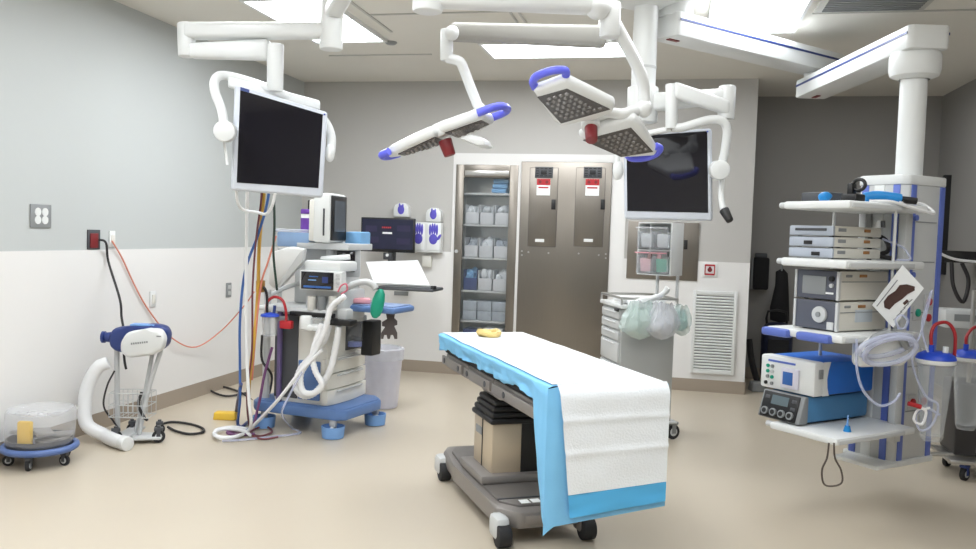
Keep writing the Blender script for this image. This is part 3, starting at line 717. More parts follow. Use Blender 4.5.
for k, (x, w_) in enumerate(((312, 6), (322, 6), (333, 5))):
    B = MB(); p = at(x, 296, 5.38); B.cyl(p+Vector((0, 0, -.10)), p, .03, n=14, bev=.004); B.build('vaporizer', WHITE2 if k != 1 else GREY, an, world=True)
# slanted white side panel
B = MB(); B.prism([at(x, y, 5.34) for x, y in ((270, 253), (289, 246.5), (304, 249), (302, 262), (280, 287), (273, 289), (268, 283))], (-.02, .10, 0), bev=.012); sp_ = B.build('side_panel', WHITE, an, world=True)
B = MB(); B.prism([at(x, y, 5.32) for x, y in ((300, 252), (303.5, 250), (302, 262), (280, 287), (276, 287))], (-.0, .02, 0), bev=.003); B.build('panel_edge', LGREY, sp_, world=True)
B = MB(); B.tube([AM(-.72, .1, .205), AM(-.72, .1, 1.0)], .026, n=12, sm=0); B.build('side_post', LGREY, an, world=True)
B = MB(); B.tube([AM(-.76, .3, .205), AM(-.76, .3, 1.3)], .018, n=12, sm=0); B.build('rear_post', LGREY, an, world=True)
B = MB(); B.tube([AM(-.72, .1, .95), AM(-.70, .25, 1.0), AM(-.6, .36, 1.05)], .018, n=8); B.build('post_bracket', LGREY, an, world=True)
B = MB(); pbox(B, 361.5, 321, 374, 356, 5.72, .14, AR, .012); B.build('black_battery_box', BLACK, an, world=True)
B = MB(); B.tube([at(362, 340, 5.75), at(352, 338, 5.75)], .02, n=8); B.build('battery_bracket', DGREY, an, world=True)
# breathing circuit
B = MB(); B.tube([at(x, y, 5.3) for x, y in ((330, 322), (324, 340), (311, 357), (300, 370), (296, 388), (305, 396), (318, 390), (330, 370), (336, 345), (339, 326))], .021, n=12, sm=10, rib=.14); B.build('corrugated_hose', HOSEW, an, world=True, angle=80)
B = MB(); B.tube([at(x, y, 5.22) for x, y in ((322, 324), (313, 352), (315, 370), (322, 385), (314, 393), (303, 391), (301, 374), (312, 356), (325, 330), (331, 308), (345, 296))], .019, n=12, sm=10, rib=.14); B.build('corrugated_hose', HOSEW, an, world=True, angle=80)
B = MB(); B.tube([at(x, y, 5.4) for x, y in ((326, 312), (336, 297), (350, 286), (364, 282), (372, 284), (376, 289))], .022, n=12, sm=10, rib=.12); B.build('bag_arm', LGREY, an, world=True, angle=80)
B = MB(); B.tube([at(x, y, 5.25) for x, y in ((338, 292), (341, 286), (346, 284), (347, 290), (341, 294))], .006, n=6); B.build('pink_clip', mat('rose_clip', (206, 110, 126), .5), an, world=True)
for k, (x, y) in enumerate(((306, 320), (317, 322))):
    B = MB(); p = at(x, y, 5.28); B.cyl(p+Vector((0, 0, -.06)), p+Vector((0, 0, .03)), .045, .04, n=16, bev=.008); B.build('valve_dome', CLEAR if k else WHITE, an, world=True)
B = MB(); pbox(B, 300, 325, 322, 331, 5.24, .1, AR, .012); B.build('absorber_head', WHITE, an, world=True)
B = MB(); pbox(B, 327, 320, 352, 326, 5.26, .1, AR, .008); B.build('flow_block', BLACK, an, world=True)
B = MB(); pbox(B, 337, 309, 348, 321, 5.3, .1, AR, .02); B.build('pressure_valve', LGREY, an, world=True)
# green breathing bag
ph = at(378, 303, 5.42); s = pxm(ph)
B = MB(); B.lathe([(.012, .10), (.02, .092), (.034, .07), (.044, .02), (.044, -.04), (.036, -.08), (.018, -.105), (0, -.11)], (0, 0, 0), n=18, sy=.8)
B.bm.transform(Matrix.Translation(ph) @ Matrix.Rotation(.22, 4, 'Y'))
tag(B.build('breathing_bag', GREEN), 'teal green breathing bag hanging from the hose arm of the anesthesia machine', 'bag')
# grey head strap
hp = [(386, 314), (391, 311), (395, 313), (394, 318), (397, 321), (397, 325), (394, 326), (397, 333), (397, 339), (394.5, 339), (393, 335), (390.5, 335), (389.5, 339), (387.5, 339), (386.5, 335), (384, 335), (383, 339), (381, 339), (381, 333), (385, 327), (382, 326), (382, 322), (387, 319)]
B = MB(); B.prism([at(x, y, 5.56) for x, y in hp], (.0, .008, 0)); tag(B.build('head_strap', mat('dark_taupe_rubber', (86, 78, 76), .7)), 'dark grey rubber head strap hanging below the blue side tray', 'strap')
B = MB(); p = at(362, 303, 5.6); B.box(Vector((p.x, p.y, tp_.z+.048)), (.12, .12, .04), .3, .012); B.crumple(.008, 20)
tag(B.build('pink_pouch', PINK), 'crumpled pale pink pouch lying on the blue side tray', 'pouch')
# things on top of the machine
shz = (at(325, 243, 5.52)).z + .004
p = at(306.5, 235, 5.64)
w_ = E('wipes_canister', (p.x, 5.66, shz), 0, 'white and purple wipes canister standing on the anesthesia machine', 'canister')
MB().cyl((0, 0, 0), (0, 0, .20), .052, n=20, bev=.004).build('tub', WHITE, w_)
MB().cyl((0, 0, .20), (0, 0, .235), .054, n=20, bev=.006).build('lid', PURPLE, w_)
B = MB(); B.lathe([(.0525, .05), (.0528, .05), (.0528, .17), (.0525, .17)], n=20); B.build('label_band', PURPLE, w_)
B = MB(); pbox(B, 277, 232, 313, 247, 5.56, .22, AR, .012); tr_ = B.build('blue_supply_tray', mat('pale_blue_tray', (138, 166, 202), .5, var=.08)); tag(tr_, 'pale blue tray under clear film on top of the anesthesia machine', 'tray')
B = MB(); pbox(B, 274, 228.5, 312, 232, 5.55, .2, AR, .008); B.crumple(.012, 12); tag(B.build('film_wrapper', CLOUDY), 'crumpled clear film lying over the pale blue tray', 'film')
B = MB(); pbox(B, 345, 232, 363, 246, 5.72, .14, AR, .012); B.crumple(.008, 14); tag(B.build('blue_pack', BLUEF), 'folded blue pack behind the tall patient monitor', 'pack')
B = MB(); pbox(B, 307.5, 200, 313, 212, 5.72, .04, .1, .006); tag(B.build('black_bottle_pump', BLACK), 'small black pump top showing behind the purple canister lid', 'pump')
# suction canister on its side post
p = at(269.5, 336, 5.30)
sc_ = E('suction_canister', p, 0, 'small clear suction canister with blue lid and red tube on the machine post', 'canister')
MB().lathe([(0, 0), (.045, 0), (.05, .01), (.056, .14), (.052, .14), (.046, .012), (0, .008)], n=20).build('jar', CLEAR, sc_)
MB().lathe([(0, .163), (.03, .163), (.062, .152), (.066, .138), (.05, .138)], n=20).build('lid', LIDB, sc_)
MB().cyl((.03, 0, .155), (.035, 0, .215), .011, n=10).build('port', NAVY, sc_)
B = MB(); B.tube([at(x, y, 5.30) for x, y in ((267, 315), (267, 304), (270, 299), (276, 297), (283, 301), (286, 312), (286, 325))], .010, n=8); B.build('red_tube', REDT, sc_, world=True)
MB().box((.06, .06, .12), (.09, .05, .03), .5, .006).build('bracket', GREY, sc_)
B = MB(); pbox(B, 279, 321, 291, 329, 5.29, .05, 0, .01); tag(B.build('red_valve', RED), 'red plastic valve beside the small suction canister', 'valve')
cable('brass_hose_link', [at(262, 287, 5.28), at(265, 289, 5.28), at(267, 297, 5.29), at(267, 313, 5.30)], .010, CORDK, 'short black hose from the brass manifold down to the small canister', 'hose')
B = MB(); pbox(B, 255.5, 280.5, 262, 292.5, 5.26, .05, 0, .006); tag(B.build('hose_manifold', mat('brass_manifold', (176, 130, 60), .4, .4)), 'brass coloured block clamped round the yellow hose', 'manifold')
# ------------------------------------------------------------------ hoses and cords dropping from the monitor boom
cable('white_hose', [at(x, y, Y) for x, y, Y in ((247.5, 176, 4.72), (246.5, 240, 4.9), (246, 300, 5.0), (247, 360, 5.05), (249, 400, 5.05), (251, 424, 5.1))]+[atz(x, y, .02) for x, y in ((246, 432), (232, 437), (217, 436), (216, 430), (232, 427), (248, 429))], .011, HOSEW,
      'white hose dropping from under the hung screen to a coil on the floor', 'hose')
cable('white_hose', [at(x, y, 5.2) for x, y in ((322, 350), (300, 372), (278, 400))]+[atz(x, y, .03) for x, y in ((250, 429), (238, 436), (220, 438), (214, 433), (226, 429), (244, 431), (250, 435))], .012, HOSEW,
      'white tube slanting from the breathing hoses to the coil on the floor', 'hose')
cable('clear_tube', [at(x, y, 5.15) for x, y in ((302, 372), (288, 398), (282, 414))]+[atz(x, y, .012) for x, y in ((292, 428), (300, 433), (270, 437), (240, 440), (222, 441))], .008, TUBEC, 'thin clear tube trailing from the machine base over the floor', 'tube')
cable('blue_hose', [at(x, y, Y) for x, y, Y in ((270, 180, 4.74), (267, 204, 4.8), (258, 235, 5.0), (245, 272, 5.1), (240, 320, 5.15), (240, 370, 5.2), (240, 400, 5.2))]+[atz(x, y, .02) for x, y in ((238, 424), (243, 432), (250, 428))], .009, CORDB,
      'blue hose curving down from the hung screen behind the white hose', 'hose')
cable('maroon_cord', [at(x, y, Y) for x, y, Y in ((262, 180, 4.74), (261, 202, 4.8), (256, 240, 5.0), (252.5, 290, 5.1), (252, 350, 5.2), (247, 395, 5.2))]+[atz(x, y, .015) for x, y in ((250, 428), (258, 436), (272, 432), (264, 426), (250, 433), (262, 439), (278, 437))], .007, CORDR,
      'maroon cord running straight down between the blue and yellow hoses', 'cord')
cable('yellow_hose', [at(x, y, Y) for x, y, Y in ((265, 182, 4.74), (262, 215, 4.9), (259, 250, 5.1), (258, 290, 5.26), (255, 330, 5.25), (249, 385, 5.25))]+[atz(249, 414, .06)], .012, AMBER, 'amber yellow hose hanging through the brass manifold', 'hose')
cable('dark_green_cord', [at(x, y, Y) for x, y, Y in ((274, 180, 4.74), (274, 200, 4.85), (274.5, 225, 5.0), (273.5, 255, 5.2), (277, 290, 5.32))], .008, mat('dark_green_cord', (40, 66, 58), .5), 'dark green cord from the hung screen to the white side panel', 'cord')
cable('orange_cord', [at(x, y, 5.25) for x, y in ((276, 236), (268, 262), (261, 285), (256, 330), (252, 380))], .007, ORANGE, 'orange cord slanting down beside the white side panel', 'cord')
cable('grey_cord', [at(x, y, Y) for x, y, Y in ((262, 335, 5.5), (262, 360, 5.5), (272, 378, 5.5))]+[atz(x, y, .015) for x, y in ((262, 405), (240, 392), (214, 385), (210, 390), (226, 396), (246, 393))], .009, CORDK, 'dark cord looped on the floor behind the anesthesia machine by the wall', 'cord')
cable('purple_cord', [AM(-.60, .0, .60), AM(-.64, -.03, .4), AM(-.66, -.06, .2), AM(-.70, -.10, .015), AM(-.80, -.22, .012), AM(-.70, -.26, .012), AM(-.60, -.18, .012)], .010, mat('mauve_cord', (120, 74, 120), .5), 'mauve cord falling over the blue base edge onto the floor', 'cord')
cable('navy_cord', [at(241, 384, 5.15)]+[atz(x, y, .015) for x, y in ((236, 415), (240, 427), (248, 422), (256, 418))], .012, NAVY, 'dark blue loop of hose at the base of the dropped hoses', 'hose')
p = atz(226, 419, 0)
B = MB(); B.box(p+Vector((0, 0, .028)), (.17, .10, .056), .2, .008, taper=(.94, .8)); tag(B.build('yellow_wedge', YELLOW), 'flat yellow block on the floor beside the fallen hose coil', 'block')
# ------------------------------------------------------------------ tall translucent bin
p = atz(380, 411, 0); s = pxm(p)
bn = E('waste_bin', (p.x-.05, p.y+.15, 0), 0, 'tall translucent white waste bin behind the anesthesia machine base', 'bin')
MB().lathe([(0, .006), (.135, .006), (.14, .012), (.175, .47), (.182, .49), (.176, .49), (.168, .47), (.134, .02), (0, .015)], n=30).build('tub', BINF, bn)
B = MB(); B.lathe([(.184, .40), (.186, .492), (.165, .50), (.155, .42), (.12, .2), (.03, .08), (0, .08)], n=36); B.crumple(.008, 14); B.build('bin_liner', CLOUDY, bn)
# ------------------------------------------------------------------ supply cart
CC, CRZ = (-.325, 6.0, 0), math.radians(22)
CM = L2W(CC, CRZ)
ct = E('supply_cart', CC, CRZ, 'grey wheeled supply cart with drawers beside the steel wall panel', 'cart')
cbd = lbox(0, .40, 0, .46, .13, .955, .008).build('cart_body', mat('cart_side_grey', (168, 170, 168), .4, var=.02), ct)
for z0, z1 in ((.875, .94), (.80, .865), (.72, .79), (.56, .71), (.37, .55), (.16, .36)):
    d = lbox(-.016, .002, .03, .43, z0, z1-.006, .004).build('drawer', LGREY, ct)
    lbox(-.024, -.014, .10, .36, z1-.024, z1-.016, .002).build('drawer_handle', WHITE, d)
lbox(-.02, .42, -.02, .48, .955, .985, .008).build('cart_top', WHITE, ct)
B = MB(); B.tube([(-.01, -.01, 1.03), (.41, -.01, 1.03), (.41, .47, 1.03), (-.01, .47, 1.03)], .009, n=8, closed=True, sm=1)
for x, y in ((-.01, -.01), (.41, -.01), (.41, .47), (-.01, .47)): B.cyl((x, y, .98), (x, y, 1.03), .008, n=8)
B.build('top_rail', STEELH, ct)
lbox(-.03, -.015, .02, .10, .93, .95, .004).build('lock', BLACK, ct)
MB().sph((.04, -.03, .93), .022).build('bumper_knob', BLACK, ct)
for x, y in ((.36, .03), (.36, .42), (.05, .05), (.05, .42)): caster(ct, x+(.07 if x > .3 and y < .1 else 0), y, .055, 0, GREY, .25, .03)
lbox(.30, .44, -.03, .08, .125, .14, .005).build('corner_bumper', LGREY, ct)
# rack of tilt-out bins standing on two posts at the back of the cart
rp = at(650, 249, 6.22); RZR = math.radians(-24)
rk = E('bin_rack', (rp.x, rp.y, at(650, 275, 6.22).z), RZR, 'white rack of clear tilt bins raised on two posts behind the cart', 'rack')
hh = at(662, 222, 6.22).z-at(662, 275, 6.22).z
MB().box((.165, .10, hh/2), (.012, .21, hh), 0, .003).build('side_panel', WHITE, rk)
MB().box((-.10, .10, hh/2), (.008, .19, hh*.95), 0, .003).build('far_side_panel', WHITE, rk)
MB().box((.03, .205, hh/2), (.27, .008, hh), 0, .003).build('back_panel', WHITE, rk)
for z in (.004, hh*.47, hh-.004): MB().box((.03, .10, z), (.26, .2, .008), 0, .002).build('rack_shelf', WHITE, rk)
for x in (0.0, .16): MB().cyl((x, .15, 1.0-rk.location.z+.0), (x, .15, .0), .012, n=10).build('post', LGREY, rk)
for row in range(2):
    for k in range(2):
        x = -.033+k*.127; z0 = .012+row*hh*.47
        t = E('tilt_bin', rk.location+Matrix.Rotation(RZR, 3, 'Z') @ Vector((x, .0, z0)), RZR, 'clear tilt bin in the %s row of the white rack, %s the side panel' % (('lower', 'upper')[row], ('away from', 'next to')[k]), 'bin', 'clear tilt bins in the white rack')
        bh = hh*.42
        B = MB(); B.box((0, -.02, bh*.5), (.118, .006, bh), R=Matrix.Rotation(.22, 3, 'X')); B.box((0, .06, .006), (.118, .15, .006)); B.box((-.057, .04, bh*.4), (.004, .14, bh*.75)); B.box((.057, .04, bh*.4), (.004, .14, bh*.75))
        B.build('bin_body', CLEAR, t)
        fl = [mat('pink_packs', (226, 178, 186), .6, var=.25, scale=40), GREEN, WF, WF][row*2+k]
        B = MB(); B.box((0, .05, bh*.38), (.09, .10, bh*.6), .1, .01); B.crumple(.008, 20); B.build('contents', fl, t)
        if row == 0:
            B = MB(); B.box((.02-.05*k, .03, bh*.5), (.03, .05, bh*.75), .3, .004); B.build('coloured_pack', [DRED, PINK][k], t)
        MB().box((0, -.052, bh*.93), (.12, .02, .008), 0, .002).build('bin_rim', CLOUDY if row else PINK, t)
def pouch(r, sc, seed, folds=9):
    """gathered plastic bag: round and lumpy below, drawn together in folds at the top"""
    B = MB(); rings = []
    for j in range(17):
        t = j/16
        pr = [.0, .42, .68, .86, .96, 1.0, 1.0, .98, .95, .9, .84, .78, .70, .62, .56, .52, .50][j]
        ring = []
        for k in range(40):
            a = 2*PI*k/40
            f = 1+.10*t*math.sin(folds*a+seed)+.07*t*math.sin((folds*2+1)*a+seed*2)+.16*noise.noise(Vector((math.cos(a)*1.2, math.sin(a)*1.2, t*2+seed)))
            ring.append(B.bm.verts.new(Vector((math.cos(a)*pr*f*r*sc[0], math.sin(a)*pr*f*r*sc[1], (-1+2.1*t)*r*sc[2]+.05*r*math.sin(5*a+seed)*t))))
        rings.append(ring)
    for p_, q_ in zip(rings, rings[1:]):
        for k in range(40): B.bm.faces.new((p_[k], p_[(k+1) % 40], q_[(k+1) % 40], q_[k]))
    bmesh.ops.remove_doubles(B.bm, verts=B.bm.verts, dist=.0005)
    B.crumple(.012, 16); B.crumple(.007, 38)
    return B
for k, (x, y, Y, r_, sc, mt, lb) in enumerate(((640, 321, 5.90, .115, (1.1, .6, 1.0), CLOUDG, 'crumpled clear bag with green tinge hanging on the side of the cart, drawer end'),
                                               (662, 322, 5.92, .11, (1, .6, 1.0), CLOUDY, 'crumpled clear bag of white packs hanging at the middle of the cart side'),
                                               (681, 321, 6.02, .085, (.8, .6, 1.1), CLOUDG, 'small clear bag with teal pack hanging off the cart corner by the vent'))):
    o = E('plastic_bag', at(x, y, Y), CRZ, lb, 'bag', 'clear bags hanging on the cart')
    pouch(r_*1.12, sc, k*3.1).build('bag_film', mt, o, angle=22)
    pouch(r_*.78, sc, k*2.3+1, 5).build('bag_contents', [mat('pale_green_packs', (186, 208, 200), .6, var=.3, scale=30), WF, mat('teal_packs', (106, 172, 164), .6, var=.3, scale=20)][k], o, angle=30)
    B = MB(); B.tube([(-r_*.3, .0, r_*.7), (-.01, .01, r_*1.25), (r_*.25, 0, r_*.7)], .008, n=6); B.build('bag_handle', CLOUDY, o)
for k, (x, y, z, w1, d1, rz_, lb) in enumerate(((.10, .10, .99, .2, .16, .3, 'white paper pack lying flat on the cart top over the drawers'), (.24, .12, .99, .22, .15, -.2, 'crumpled white wrap on the cart top beside the posts'), (.18, .30, .99, .26, .14, .1, 'white folded sheet at the back of the cart top'))):
    B = MB(); B.box((0, 0, .014), (w1, d1, .026), 0, .006); B.crumple(.01, 12+k*3)
    o = E('white_pack', CM(x, y, z+.004), CRZ+rz_, lb, 'pack', 'white packs on the cart top'); B.build('pack_body', PAPER, o, angle=30)
B = MB(); pts = [at(x, y, 5.97) for x, y in ((628, 304), (645, 300), (660, 296), (668, 288))]
for p in pts: p.y = 5.98
B.tube(pts, .02, n=8); B.crumple(.01, 20); tag(B.build('twisted_wrap', PAPER), 'twisted white plastic wrap running up from the bags to the rack posts', 'wrap')
# ------------------------------------------------------------------ ceiling pendant with equipment shelves
PO, PR = (.756, 4.587, 0), math.radians(43)
PM = L2W(PO, PR)
pd = E('ceiling_pendant', PO, PR, 'white ceiling pendant column with blue stripes carrying four equipment shelves', 'pendant')
X0, X1, Y0p, Y1p, ZB, ZTp = .55, .93, -.10, .20, .28, 1.80
cpoly = [(X0, Y0p+.03), (X0+.03, Y0p), (X1-.03, Y0p), (X1, Y0p+.03), (X1, Y1p-.03), (X1-.03, Y1p), (X0+.03, Y1p), (X0, Y1p-.03)]
col = MB().prism([(x, y, ZB) for x, y in cpoly], (0, 0, ZTp-ZB), bev=.004).build('column', LGREY, pd)
def grow(k, cx=(X0+X1)/2, cy=(Y0p+Y1p)/2): return [(cx+(x-cx)*k, cy+(y-cy)*k) for x, y in cpoly]
MB().prism([(x, y, ZTp) for x, y in grow(1.04)], (0, 0, .055), bev=.01).build('top_cap', WHITE, col)
MB().prism([(x, y, ZB-.035) for x, y in grow(1.10)]+[], (0, 0, .035), bev=.01).build('bottom_cap', WHITE, col)
lbox(.40, .58, -.12, .16, ZB-.03, ZB-.005, .01).build('bottom_plate', WHITE, col)
for y in (-.045, .145): lbox(X0-.006, X0+.002, y-.02, y+.02, ZB, ZTp, .002).build('blue_stripe', PBLUE, col)
for x in (X0+.065, X1-.05): lbox(x-.022, x+.022, Y0p-.006, Y0p+.002, ZB, ZTp, .002).build('blue_stripe', PBLUE, col)
lbox(X0-.004, X0+.001, .03, .09, ZB, ZTp, .001).build('white_stripe', WHITE, col)
for z in (.55, .80, 1.10, 1.38, 1.60): lbox(X0+.10, X1-.09, Y0p-.003, Y0p+.001, z-.003, z+.003, 0).build('panel_seam', GREY, col)
# outlets on the column face
for k, (x, z, mt) in enumerate(((.80, 1.16, RED), (.80, 1.07, RED), (.70, 1.10, GREEN), (.80, .60, RED), (.70, .60, RED), (.70, .96, WHITE), (.80, .86, WHITE))):
    g = lbox(x-.035, x+.035, Y0p-.008, Y0p+.001, z-.04, z+.04, .003).build('gas_outlet', LGREY, col)
    MB().cyl((x, Y0p-.006, z), (x, Y0p-.018, z), .022, n=14, bev=.003).build('outlet_ring', mt, g)
for z in (1.62, 1.31): MB().cyl((X0+.065, Y0p-.004, z), (X0+.065, Y0p-.03, z), .016, n=12).build('rail_knob', PBLUE, col)
# tube, cap, arms
pc = Vector(((X0+X1)/2+.022, (Y0p+Y1p)/2-.02, 0)); pw = PM(pc.x, pc.y, 0)
MB().cyl((pc.x, pc.y, ZTp+.05), (pc.x, pc.y, 2.47), .071, n=28).build('drop_tube', WHITE, pd)
MB().lathe([(.08, 2.40), (.125, 2.42), (.135, 2.45), (.135, 2.53), (.125, 2.55), (0, 2.55)], (pc.x, pc.y, 0), n=32).build('rotary_bearing', WHITE, pd)
def arm(p0, p1, w, z0, z1, ext0, ext1, label):
    d = (p1-p0).normalized(); a, b = p0-d*ext0, p1+d*ext1; n = Vector((-d.y, d.x, 0))
    c = w*.09
    pts = [a+n*(w/2-c), a+n*(w/2-c)*-1, a+d*c-n*w/2, b-d*c-n*w/2, b-n*(w/2-c), b+n*(w/2-c), b-d*c+n*w/2, a+d*c+n*w/2]
    A = MB().prism([Vector((q.x, q.y, z0)) for q in pts], (0, 0, z1-z0), bev=.012).build(label, WHITE, pd, world=True)
    for s_ in (-1, 1):
        B = MB(); m = (a+b)/2+n*s_*(w/2+.0015); L = (b-a).length-2*c
        B.box(Vector((m.x, m.y, z0+(z1-z0)*.66)), (L, .004, .014), math.atan2(d.y, d.x)); B.build('stripe', NAVY, A, world=True)
    B = MB(); q = p0+d*.02; B.box(Vector((q.x, q.y, z0-.003)), (.09, .03, .006), math.atan2(d.y, d.x)); B.build('badge', DRED, A, world=True)
    return A
EL = Vector((.985, 6.55, 0)); pw.z = 0; HB = Vector((-.06, 5.40, 0))
arm(EL, pw, .23, 2.545, 2.675, .10, .15, 'lower_arm')
arm(HB, EL, .22, 2.715, 2.865, .06, .20, 'upper_arm')
B = MB(); B.cyl((EL.x, EL.y, 2.66), (EL.x, EL.y, 2.73), .085, n=24); B.build('elbow_joint', WHITE, pd, world=True)
B = MB(); B.cyl((HB.x+.02, HB.y+.02, 2.85), (HB.x+.02, HB.y+.02, 3.0), .11, n=24); B.build('ceiling_mount', WHITE, pd, world=True)
# shelves
SX0, SX1, SY0, SY1 = -.10, .55, -.23, .17
def shelf(z0, z1, y1=SY1, bump=False, x1=SX1, y0=SY0):
    s_ = lbox(SX0, x1, y0, y1, z0, z1, .012).build('shelf', WHITE, pd)
    lbox(SX0+.02, x1-.1, y0-.006, y0+.002, z0+.006, z1-.012, .002).build('side_rail', LGREY, s_)
    if bump:
        for ya, yb in ((y0+.06, y0+.26), (y1-.16, y1+.01)): lbox(SX0-.03, SX0+.04, ya, yb, z0-.008, z1-.004, .014).build('blue_grip', PBLUE, s_)
    else:
        MB().cyl((SX0+.03, y1, (z0+z1)/2), (SX0+.03, y1+.04, (z0+z1)/2), .016, n=12, bev=.003).build('end_knob', LGREY, s_)
    return s_
shelf(1.64, 1.68); shelf(1.342, 1.385); shelf(.972, 1.012, .245, True); shelf(.462, .50, .19)
for y in (-.12, .12): lbox(.50, .56, y-.02, y+.02, .40, 1.70, .004).build('shelf_bracket', LGREY, pd)
for x, y in ((.30, .155), (.30, -.21)): MB().cyl((x, y, 1.0), (x, y, 1.65), .008, n=8).build('tie_rod', LGREY, pd)
for x, y in ((.30, .20),): MB().cyl((x, y, .49), (x, y, .98), .009, n=8).build('tie_rod', LGREY, pd)
# equipment
def unit(name, x, y, z, w, d, h, label, cat, front, body, group=None, slope=0.):
    """front at local x=0 facing the table; local y runs along the front"""
    r = E(name, PM(x, y, z), PR, label, cat, group)
    lbox(.015, d, 0, w, .006, h, .008).build('case', body, r)
    lbox(0, .018, 0, w, .006, h, .008).build('front_panel', front, r)
    B = MB()
    for fx in (.04, d-.04):
        for fy in (.04, w-.04): MB().cyl((fx, fy, 0), (fx, fy, .008), .012, n=8).build('foot', BLACK, r)
    B.bm.free()
    return r
for k in range(3):
    r = unit('light_source_unit', .0, -.07, 1.385+k*.0575, .275, .40, .057, '%s of three thin pale medical units stacked under the top shelf' % ('bottom', 'middle', 'topmost')[k], 'medical unit', BLUEGR, TAN, 'thin stacked medical units')
    if k == 2: lbox(-.004, .001, .04, .235, .030, .044, .002).build('display_slot', DGREY, r)
    else: lbox(-.006, .001, .075+.05*k-.05*(k == 0)*0, .125+.05*k, .016, .036, .002).build('socket', BLACK, r)
    lbox(.25, .30, -.004, .001, .030, .046, .002).build('badge', mat('brass_badge', (170, 120, 70), .4, .3), r)
    lbox(.04, .10, -.004, .001, .028, .046, .002).build('badge', GREY, r)
    lbox(-.004, .001, .005, .27, .003, .008, 0).build('trim_line', GREY, r)
for k in range(2):
    r = unit('endoscopy_processor', .0, -.12, 1.012+k*.158, .265, .40, .156, ('lower' if k == 0 else 'upper')+' of two processors with dark slate fronts'+(' and round dial' if k == 0 else ' and grey screen'), 'medical unit', SLATE, TAN, 'slate-fronted processors')
    lbox(-.006, .012, -.004, .012, .004, .154, .003).build('edge_trim', LGREY, r); lbox(-.006, .012, .255, .269, .004, .154, .003).build('edge_trim', LGREY, r)
    if k == 0:
        MB().cyl((0, .10, .085), (-.02, .10, .085), .042, n=24, bev=.004).build('dial', LGREY, r); MB().cyl((-.019, .10, .085), (-.026, .10, .085), .014, n=14).build('dial_cap', GREY, r)
        lbox(-.004, .001, .02, .06, .01, .05, .002).build('sticker', LGREY, r)
    else:
        lbox(-.005, .001, .075, .22, .03, .125, .003).build('screen', GREY, r)
        MB().cyl((0, .04, .115), (-.014, .04, .115), .014, n=12).build('knob', BLACK, r); MB().cyl((0, .04, .08), (-.012, .04, .08), .011, n=12).build('knob', LGREY, r)
        lbox(-.004, .001, .03, .075, .035, .045, .001).build('sticker', PAPER, r)
    lbox(.16, .22, -.004, .001, .125, .140, .002).build('badge', mat('brass_badge', (170, 120, 70)), r)
    lbox(.05, .10, -.003, .001, .125, .138, .002).build('sticker', GREY, r)
    if k == 0: lbox(.14, .28, -.003, .001, .05, .115, .002).build('sticker', mat('pale_blue_sticker', (190, 198, 204), .6), r)
    lbox(.02, .39, -.003, .001, .100, .104, 0).build('case_seam', GREY, r)
# electrosurgical generator: white front with a curved edge, royal blue case
r = E('electrosurgical_generator', PM(0, 0, .652), PR, 'royal blue electrosurgical generator with white control front on the bottom shelf', 'medical unit')
lbox(.07, .50, 0, .35, .008, .185, .012).build('case', RBLUE, r)
fp = lbox(0, .08, -.004, .354, .006, .188, .012).build('front_panel', WHITE, r)
B = MB(); B.prism([(.07, -.005, .007), (.12, -.005, .007), (.105, -.005, .05), (.10, -.005, .095), (.108, -.005, .14), (.125, -.005, .187), (.07, -.005, .187)], (0, .004, 0)); B.build('front_wrap', WHITE, fp)
lbox(-.012, .002, .09, .205, .025, .135, .004).build('control_panel', mat('pale_control_panel', (216, 214, 226), .45), fp)
lbox(-.015, -.011, .125, .19, .045, .115, .002).build('display', CORDB, fp)
for y, z, mt in ((.30, .13, GREEN), (.27, .13, GREY), (.30, .10, GREEN), (.27, .10, LGREY), (.30, .07, GREY), (.27, .07, GREEN), (.31, .035, BLACK), (.27, .035, GREY)): MB().cyl((0, y, z), (-.008, y, z), .010, n=12).build('knob', mt, fp)
lbox(.03, .065, -.008, -.003, .10, .15, .002).build('sticker', GREY, fp)
lbox(-.003, .001, .12, .30, .155, .166, 0).build('name_strip', PBLUE, fp)
for fy in (.05, .3): lbox(.05, .45, fy-.02, fy+.02, 0, .01, .002).build('foot', BLACK, r)
# lower unit with dark front
r = E('smoke_evacuator', PM(-.05, .035, .50), PR, 'dark fronted grey blue unit under the royal blue generator', 'medical unit')
lbox(.06, .57, .0, .265, .008, .15, .02).build('case', TBLUE, r)
B = MB(); B.prism([(.06, -.004, .006), (-.015, -.004, .008), (.03, -.004, .152), (.06, -.004, .152)], (0, .275, 0), bev=.008); B.build('front_bezel', GREY, r)
fr = MB(); fr.prism([(-.010, .02, .012), (.028, .02, .148), (.020, .02, .150), (-.02, .02, .014)], (0, .235, 0), bev=.004); fr = fr.build('front_panel', BLACK, r)
Rm = Matrix.Rotation(math.atan2(.043, .14), 3, 'Y')
def onf(y, z): return (-.016+.30*(z-.012)-.004, y, z)
MB().box(onf(.14, .11), (.006, .11, .05), R=Rm).build('display', mat('grey_green_display', (92, 106, 112), .2), fr)
for y, z in ((.05, .12), (.05, .08), (.225, .12)): MB().box(onf(y, z), (.006, .03, .018), R=Rm, bev=.002).build('key_pad', DGREY, fr)
for y in (.055, .11, .165, .22):
    k = MB().cyl(Vector(onf(y, .045)), Vector(onf(y, .045))+Vector((-.012, 0, .003)), .021, n=16).build('port_ring', GREY, fr)
    MB().cyl(Vector(onf(y, .045))+Vector((-.011, 0, .003)), Vector(onf(y, .045))+Vector((-.014, 0, .004)), .013, n=14).build('port_hole', BLACK, k)
for fy in (.05, .22): lbox(.04, .45, fy-.02, fy+.02, 0, .01, .002).build('foot', BLACK, r)
